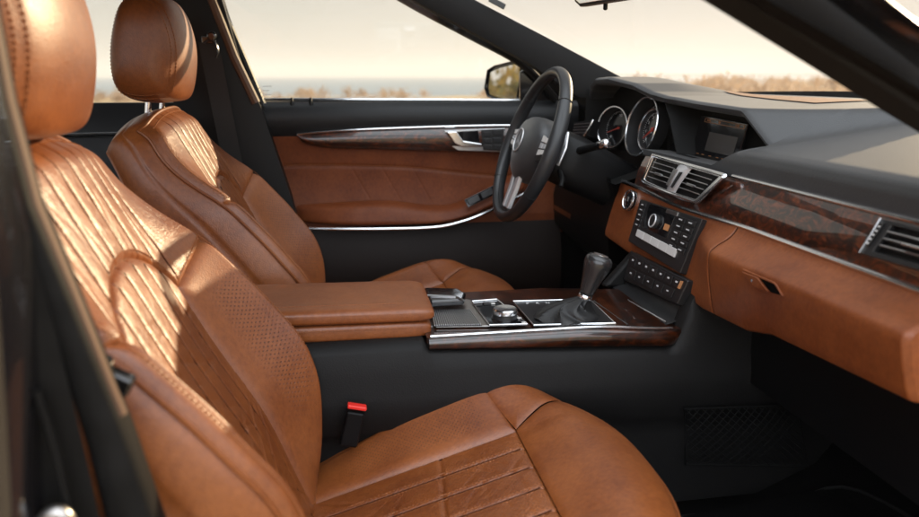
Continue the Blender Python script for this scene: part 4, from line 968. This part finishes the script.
# centre vents
def vent(q, name, tab_u, nsl=4, split=None, frame=True):
    o = q.p
    vo = MB(); q.box(vo, .03, .05, .97, .95, -.004, .001); root = vo.build(name, BTN, db)
    return root
vq = Quad(at(657, 156, X=.637), at(729.5, 177, X=.637), at(704.5, 205.5, X=.620), at(645.5, 183.5, X=.620))
mb = MB(); cor = [(0, 0), (1, 0), (1, .05), (.955, .9), (.93, 1), (.5, 1.03), (.07, 1), (0, .94)]
inn = [(.03, .09), (.955, .09), (.955, .12), (.915, .86), (.90, .90), (.5, .94), (.09, .90), (.03, .86)]
ring_prism(mb, [vq.p(u, v, .004) for u, v in cor], [vq.p(u, v, .004) for u, v in inn], vq.n*.007); vf = mb.build('centre_vent', CHROME, db, bevel=.0025, seg=3)
MB().tube([vq.p(u, v, .009) for u, v in cor], .0036, 8, closed=True).build('vent_rim', CHROME, vf)
mb = MB(); vq.poly(mb, inn, -.0005, .0025); mb.build('vent_cavity', BLK, vf)
for (u0, u1, tu) in ((.06, .40, .23), (.60, .91, .74)):
    mb = MB()
    for i in range(4):
        v = .22+.17*i; mb.prism([vq.p(u0, v, .003), vq.p(u1, v, .003), vq.p(u1, v, .009), vq.p(u0, v, .009)], (vq.p(0, .035)-vq.p(0, 0)))
    mb.build('vent_slats', BTN, vf)
    ed = MB()
    for i in range(4):
        v = .225+.17*i; ed.tube([vq.p(u0, v, .0092), vq.p(u1, v, .0092)], .0008, 5)
    ed.build('slat_edging', SATIN, vf)
    mb = MB(); vq.box(mb, tu-.05, .52, tu+.05, .60, .008, .014); mb.build('vent_tab', SATIN, vf, bevel=.001)
cpi = MB().grid([[vq.p(ul+(ur-ul)*k, v, .002+.013*math.sin(math.pi*min(1, max(0, .08+.84*k)))**.5*math.sin(math.pi*(.12+.8*v))**.4) for k in np.linspace(0, 1, 13)] for v, ul, ur in zip(np.linspace(.02, .98, 11), np.linspace(.405, .43, 11), np.linspace(.60, .585, 11))]).build('vent_centre_piece', SILV, vf, sharp=180)
mb = MB(); vq.poly(mb, [(.435, .25), (.49, .22), (.50, .80), (.455, .80)], .0145, .0162); mb.build('vent_button', SATIN, cpi, bevel=.001)
mb = MB(); vq.poly(mb, [(.53, .28), (.565, .26), (.56, .82), (.535, .82)], .0135, .0165); mb.build('thumb_wheel', BTN, cpi, bevel=.001)
# passenger vent
pv = Quad(at(888, 221.5, X=.640), at(975, 243, X=.640), at(962, 284, X=.622), at(866.5, 256, X=.622))
mb = MB(); ring_prism(mb, [pv.p(u, v, .002) for u, v in ((.0, 0), (1, 0), (1, 1), (0, 1))], [pv.p(u, v, .002) for u, v in ((.16, .10), (.95, .10), (.95, .86), (.12, .86))], pv.n*.008); pf_ = mb.build('side_vent', BTN, db, bevel=.0015)
mb = MB(); pv.poly(mb, ((.16, .10), (.95, .10), (.95, .86), (.12, .86)), .000, .003); mb.build('vent_cavity', BLK, pf_)
mb = MB(); ed = MB()
for i in range(3):
    v = .28+.19*i; mb.prism([pv.p(.15, v, .003), pv.p(.94, v, .003), pv.p(.94, v, .009), pv.p(.15, v, .009)], (pv.p(0, .04)-pv.p(0, 0))); ed.tube([pv.p(.15, v, .0095), pv.p(.94, v, .0095)], .0009, 5)
mb.build('vent_slats', BTN, pf_); ed.build('slat_edging', SATIN, pf_)
mb = MB(); pv.box(mb, .40, .46, .66, .54, .009, .015); mb.build('vent_tab', CHROME, pf_, bevel=.0015)
mb = MB(); pv.poly(mb, ((.03, .12), (.085, .10), (.06, .78), (.02, .78)), .010, .013); mb.build('thumb_wheel', GLOSS, pf_, bevel=.001)
MB().tube([pv.p(u, v, .011) for u, v in ((0, 0), (.005, .5), (0, 1))], .0016, 6).build('vent_rim', CHROME, pf_)
mb = MB()
for i in range(5): pv.box(mb, .045-.004*i, .2+.12*i, .07-.004*i, .25+.12*i, .013, .0135)
mb.build('vent_marking', MARK, pf_)
# driver's outer vent
dv = Quad(at(574, 122, X=.63), at(594, 120, X=.645), at(588, 136, X=.63), at(572, 136, X=.62))
mb = MB(); dv.box(mb, 0, 0, 1, 1, -.02, 0); dvo = mb.build('side_vent', BLK, db)
mb = MB()
for i in range(4): mb.tube([dv.p(.08, .2+.2*i, .002), dv.p(.86, .2+.2*i, .002)], .0012, 5)
mb.build('vent_slats', SATIN, dvo); MB().tube([dv.p(1, 0, .002), dv.p(.98, .5, .003), dv.p(.8, 1, .002)], .0025, 8).build('vent_rim', CHROME, dvo)
# lower dash: tan leather
YB = [-.64, -.60, -.35, -.29, -.16, 0, .2, .29]; ZB = [.680, .680, .664, .648, .640, .655, .663, .668]
rows = []
prof_p = [(.622, 0), (.616, .07), (.604, .14), (.583, .22), (.574, .30), (.577, .5), (.584, .72), (.592, .92), (.604, 1.0), (.66, 1.05), (.72, 1.05)]
prof_c = [(.625, 0), (.622, .07), (.620, .14), (.617, .22), (.613, .30), (.606, .5), (.599, .72), (.594, .92), (.600, 1.0), (.64, 1.03), (.70, 1.03)]
for y in np.linspace(-.610, .285, 640):
    k = float(ss(-.07, -.225, y)); zt = .789; zb = float(np.interp(y, YB, ZB)); e = float(ss(-.602, -.612, y))
    seam = .007*math.exp(-((y+.198)/.0022)**2)
    rows.append([((a[0]*k + b[0]*(1-k)) + seam + .008*e, y, zt + (zb-zt)*a[1]) for a, b in zip(prof_p, prof_c)])
rows = np.array(rows); rr = []
for r_ in rows: rr.append(catmull(r_, 5))
mb = MB().grid(rr); last = rr[0]; mb.add([p for p in last] + [(.72, -.606, .789)], [tuple(range(len(last)+1))])
lo_ = mb.build('lower_panel', L_DASH, db, sharp=60)
ks = min(range(len(rr)), key=lambda i: abs(rows[i][0][1]+.198)); MB().tube([p+np.array((-.0040, 0, 0)) for p in rr[ks]], .0021, 6).build('panel_seam_shade', SEAM_SHADE, lo_)  # dark cord in the glovebox joint, painted shade for the groove
# glovebox latch
hq = Quad(at(741, 268, X=.5735), at(776, 283, X=.5725), at(784, 297, X=.574), at(754, 289, X=.574))
mb = MB(); hq.poly(mb, [(0, .08), (.06, 0), (.93, .0), (1, .12), (1, .9), (.95, 1), (.15, 1), (.05, .9)], -.004, .0015); go = mb.build('glovebox_latch', L_DASH, lo_, bevel=.0015)
mb = MB(); hq.poly(mb, [(.56, .12), (.95, .12), (.97, .88), (.66, .88)], .001, .0022); mb.build('latch_recess', CARPET, go)
mb = MB(); hq.poly(mb, [(.05, .14), (.52, .10), (.62, .86), (.14, .86)], .0014, .0045); mb.build('latch_pull', L_DASH, go, bevel=.0012)
mb = MB().lathe(hq.p(.26, .45, .0046), hq.n, [(.0025, 0), (.0025, .0006)], 12); mb.build('latch_lock', CHROME, go)
# head unit
XU0, XU1 = .6155, .588
hu = Quad(at(642, 199.5, X=XU0), at(704, 219.5, X=XU0), at(681.5, 274, X=XU1), at(629.5, 241.5, X=XU1))
mb = MB(); hu.box(mb, 0, 0, 1, 1, -.01, .004); hb_ = mb.build('head_unit', BTN, db, bevel=.002)
def hub(u0, v0, u1, v1, m, nm, h=.0065, bev=.0008):
    mb = MB(); hu.box(mb, u0, v0, u1, v1, .004, h); return mb.build(nm, m, hb_, bevel=bev)
for i in range(5): hub(.14+.145*i, .645, .14+.145*i+.137, .80, BTNG, 'preset_button', .0075)
for i in range(5):
    hub(.03, .06+.115*i, .145, .06+.115*i+.095, BTN, 'radio_button')
    for c in range(2): hub(.69+.145*c, .08+.125*i, .69+.145*c+.125, .08+.125*i+.10, BTN, 'radio_button')
hub(.20, .05, .65, .56, GLOSS, 'disc_panel', .006); hub(.22, .03, .64, .055, SCRDK, 'disc_slot', .0065)
hub(.50, .02, .68, .10, SATIN, 'eject_button', .0068)
mk = MB()
for i in range(5):
    hu.box(mk, .07, .095+.115*i, .11, .115+.115*i, .0065, .0068)
    for c in range(2): hu.box(mk, .725+.145*c, .12+.125*i, .775+.145*c, .14+.125*i, .0065, .0068)
mk.build('button_markings', MARK, hb_)
kc2 = hu.p(.40, .34, .006); kno = MB().lathe(kc2, hu.n, [(.0135, 0), (.0135, .006), (.0118, .0085), (.0108, .0085)], 30).build('volume_knob', BTN, hb_, sharp=35); MB().tube(circ(kc2+hu.n*.0080, hu.n, .0122), .0016, 8, closed=True).build('knob_ring', SILV, kno)
MB().lathe(kc2+hu.n*.0083, hu.n, [(.0108, 0), (.002, .0006)], 24).build('knob_face', BTN, kno)
mb = MB(); hu.box(mb, .55, .30, .63, .42, .006, .0066); mb.build('indicator_label', AMBER, hb_)
# climate panel
cl = Quad(at(632.5, 251.5, X=.588), at(690, 280.5, X=.588), at(678.5, 305, X=.574), at(624.5, 280, X=.574))
mb = MB(); cl.box(mb, 0, 0, 1, 1, -.02, .004); clo = mb.build('climate_panel', BTN, db, bevel=.003)
for i in range(7):
    mb = MB(); cl.box(mb, .05+.13*i, .10, .165+.13*i, .42, .004, .0062); mb.build('climate_button', BTN, clo, bevel=.0008)
for i in range(5):
    mb = MB(); cl.box(mb, .07+.17*i, .52, .22+.17*i, .86, .004, .0062); mb.build('climate_button', BTN, clo, bevel=.0008)
mk = MB()
for i in range(7): cl.box(mk, .09+.13*i, .20, .12+.13*i, .26, .0062, .0066)
for i in range(5): cl.box(mk, .12+.17*i, .64, .15+.17*i, .69, .0062, .0066)
mk.build('button_markings', MARK, clo); mb = MB(); cl.box(mb, .93, .12, .955, .42, .004, .0066); mb.build('indicator_label', AMBER, clo)
# start knob
skp = at(628, 200, X=.604); sk = MB().lathe(skp, (-1, -.1, .25), [(.0215, -.014), (.0215, -.008), (.0195, -.007)], 36).tube(circ(skp, (-1, -.1, .25), .0200), .0021, 8, closed=True).build('start_switch', CHROME, db, sharp=35)
MB().lathe(skp, (-1, -.1, .25), [(.0188, -.006), (.0186, -.003), (.012, .0005), (.002, .001)], 30).build('switch_cap', GLOSS, sk)
MB().box(skp+np.array((-.0005, 0, .001)), (.002, .004, .012)).build('switch_mark', SATIN, sk)
# driver's knee panel
MB().grid([[(.60, y, .80), (.612, y, .76), (.60, y, .70), (.605, y, .62), (.66, y, .56), (.75, y, .54)] for y in np.linspace(.285, .70, 6)]).build('knee_panel', BLK, db, sharp=180)
MB().grid([[(.63, y, .70+.11), (.60, y, .66), (.64, y, .60)] for y in (.55, .70)]).build('outer_knee_panel', L_DASH, db, sharp=180)
text('AIRBAG', 'airbag_lettering', .017, at(908, 206, X=.668)+np.array((-.003, 0, .002)), (0, -1, 0), (.3, 0, 1), BLK, pad)
for i in range(3):
    MB().box(at(790, 357+i*4, X=.80), (.003, .05, .003)).build('heater_slat', SIDE, db)

# ------------------------------------------------------------------ steering column and wheel
WC = np.array((.437, .37, .868)); wu = np.array((.35, 0, .937)); wu /= np.linalg.norm(wu); wr_ = np.array((0, -1., 0)); wnv = np.cross(wr_, wu)
if wnv[0] > 0: wnv = -wnv            # towards the driver
scn = thing('steering_column', 'dark steering column shroud with indicator stalk behind the steering wheel', 'steering column', (.6, .37, .80))
def wp_(r, u, d=0): return WC + wr_*r + wu*u + wnv*d
rows = []
for d, a, b, dz in ((-.048, .050, .048, 0), (-.056, .062, .060, 0), (-.11, .064, .062, -.004), (-.19, .060, .060, -.012), (-.26, .055, .058, -.02)):
    rows.append([wp_(a*np.sign(math.cos(q))*abs(math.cos(q))**.6, b*np.sign(math.sin(q))*abs(math.sin(q))**.6+dz, d) for q in np.linspace(0, 2*math.pi, 49)[:-1]])
sh = MB().grid(rows, closev=True); sh.f.append(tuple(range(48))); sh.build('column_shroud', BLK, scn, sharp=60)
stem = [wp_(.05, .030, -.085), wp_(.10, .045, -.075)]
pt_ = at(601, 145, Y=.262)
MB().tube([wp_(.05, .02, -.09), pt_*.5+wp_(.05, .02, -.09)*.5, pt_], [.009, .0085, .008], 12).build('stalk', BLK, scn)
MB().lathe(pt_, (pt_-wp_(.05, .02, -.09)), [(.0095, -.006), (.0105, .004), (.0105, .016), (.007, .021), (.001, .022)], 20).build('stalk_tip', CHROME, scn, sharp=180)
MB().tube([wp_(.05, -.03, -.07), wp_(.115, -.045, -.062), wp_(.128, -.06, -.06)], [.006, .006, .0045], 10).build('cruise_stalk', BLK, scn)
st_ = thing('steering_wheel', 'black leather three spoke steering wheel with silver star emblem and chrome spokes', 'steering wheel', tuple(WC))
R = .1865; rp_ = []
NR = 128
for i in range(NR):
    q = 2*math.pi*i/NR; rad = wr_*math.cos(q)+wu*math.sin(q); thick = .0126+.0022*(abs(math.cos(q))**6) ; fl = .93 if math.sin(q) < -.85 else 1
    c = WC + rad*(R-.016)*1.0
    rp_.append([c + thick*(math.cos(k)*rad*.92 + math.sin(k)*wnv*1.12) for k in np.linspace(0, 2*math.pi, 21)[:-1]])
rim = MB().grid(rp_, closeu=True, closev=True).build('rim', RIMLEA, st_, sharp=180)
for q in (38, 142, 215, 325):
    qq = math.radians(q); rad = wr_*math.cos(qq)+wu*math.sin(qq); c = WC+rad*(R-.016)
    MB().tube([c+.0136*(math.cos(k)*rad*.92+math.sin(k)*wnv*1.12) for k in np.linspace(0, 2*math.pi, 25)[:-1]], .0009, 5, closed=True).build('rim_seam', BTN, rim)
sm = MB(); inn_ = [WC+(wr_*math.cos(q)+wu*math.sin(q))*(R-.016-.0120)+wnv*.004 for q in np.linspace(0, 2*math.pi, 200)]; stitches(sm, inn_, pitch=.006, nrm=wnv, r=.0005); sm.build('rim_stitching', SIDE, rim)
# hub / airbag
prof = catmull([(0, .058), (.045, .053), (.072, .034), (.078, .008), (.068, -.024), (.040, -.060), (0, -.074), (-.040, -.060), (-.068, -.024), (-.078, .008), (-.072, .034), (-.045, .053)], 5, closed=True)
prof = [(p[0], p[1]) for p in prof]; rows = []
for k, d in ((1.02, -.045), (1.03, -.012), (1.0, .000), (.96, .006), (.85, .0125), (.6, .019), (.3, .0225), (.02, .0235)):
    rows.append([wp_(x*k*1.22, y*k*1.12, d*1.2 if d > 0 else d) for x, y in prof])
hub_ = MB().grid(rows, closev=True).build('airbag_hub', PAD, st_, sharp=180)
for sg in (-1, 1):
    ar = [[wp_(sg*x, y1, d1), wp_(sg*x, y1-.002, d1+.006), wp_(sg*x, (y0+y1)/2, d1+.008), wp_(sg*x, y0+.002, d1+.006), wp_(sg*x, y0, d1), wp_(sg*x, (y0+y1)/2, d1-.012)] for x, y0, y1, d1 in ((.064, -.030, .030, -.004), (.10, -.026, .022, -.006), (.135, -.022, .018, -.004), (.160, -.022, .020, -.002))]
    sa = MB().grid(ar, closev=True).build('spoke', BTN, st_, sharp=50)
    kq = Quad(wp_(sg*.098, .028, .0050), wp_(sg*.138, .024, .0050), wp_(sg*.138, -.012, .0050), wp_(sg*.098, -.018, .0050))
    for uu in (.0, .55):
        for vv in (.0, .34, .68):
            mb = MB(); kq.box(mb, uu, vv, uu+.45, vv+.28, 0, .0025); mb.build('spoke_button', SILV if vv == .34 else BTNG, sa, bevel=.0007)
    MB().tube([wp_(sg*.080, .030, .003), wp_(sg*.135, .020, .003), wp_(sg*.152, .022, .003)], .002, 6).build('spoke_trim', SATIN, sa)
    lw = [(.014, -.060), (.034, -.056), (.030, -.100), (.026, -.150), (.012, -.152), (.011, -.10)]
    mb = MB(); mb.prism([wp_(sg*x, y, -.006+ (.004 if y > -.08 else 0)) for x, y in lw], wnv*.010); mb.build('lower_spoke', SILV, st_, bevel=.0025, seg=3)
    mb = MB().tube([wp_(sg*.075, .04, -.030), wp_(sg*.118, .050, -.034), wp_(sg*.135, .02, -.036), wp_(sg*.13, -.02, -.036)], .004, 8, flat=.6); mb.build('shift_paddle', SATIN, st_)
mb = MB(); mb.prism([wp_(x, y, -.010) for x, y in ((-.014, -.06), (.014, -.06), (.012, -.165), (-.012, -.165))], wnv*.006); mb.build('spoke_web', BTN, st_)
em = MB().tube([wp_(.026*math.cos(q), .002+.026*math.sin(q), .0290) for q in np.linspace(0, 2*math.pi, 49)[:-1]], .0017, 8, closed=True)
for q in (90, 210, 330):
    qq = math.radians(q); t_ = (math.cos(qq), math.sin(qq)); n_ = (-t_[1], t_[0])
    a_ = wp_(0, .002, .0288)
    tip = wp_(.0255*t_[0], .002+.0255*t_[1], .0290); l_ = wp_(.0052*(t_[0]*.5+n_[0]*.87), .002+.0052*(t_[1]*.5+n_[1]*.87), .0288); r2 = wp_(.0052*(t_[0]*.5-n_[0]*.87), .002+.0052*(t_[1]*.5-n_[1]*.87), .0288)
    em.add([a_, l_, tip, r2], [(0, 1, 2), (0, 2, 3)])
em.build('star_emblem', SILV, hub_, sharp=20)

# ------------------------------------------------------------------ interior mirror
rv = thing('interior_mirror', 'edge of the interior rear view mirror at the top of the windscreen', 'mirror', tuple(at(605, -8, Y=.03)))
q0 = [(-.12, .028), (-.105, .036), (.105, .034), (.12, .02), (.115, -.018), (.09, -.030), (-.09, -.032), (-.115, -.022)]
mcx = at(603, -16, Y=.02); ex = np.array((.35, -.94, 0.)); ex /= np.linalg.norm(ex); ez = np.array((0, 0, 1.)); ey = np.cross(ez, ex)
if ey[0] > 0: ey = -ey
mb = MB().grid([[mcx+ex*x*.62*k+ez*z*k+ey*d for x, z in q0] for k, d in ((.97, .004), (1.02, 0), (1.0, -.012), (.7, -.03), (.2, -.036))], closev=True); mb.build('mirror_housing', mat('grey mirror shell', (.20, .18, .17), .5), rv, sharp=60)
MB().prism([mcx+ex*x*.58+ez*z*.88+ey*.003 for x, z in q0], ey*.003).build('mirror_glass', MIRROR, rv, bevel=.001)
MB().lathe(mcx+ez*(-.034)-ex*0+ey*(-.008), (0, 0, -1), [(.004, -.004), (.004, .006), (.002, .008)], 10).build('dimmer_tab', BLK, rv)
MB().tube([mcx+ey*-.03, mcx+ey*-.07+ez*.10], .01, 8).build('mirror_stem', BLK, rv)
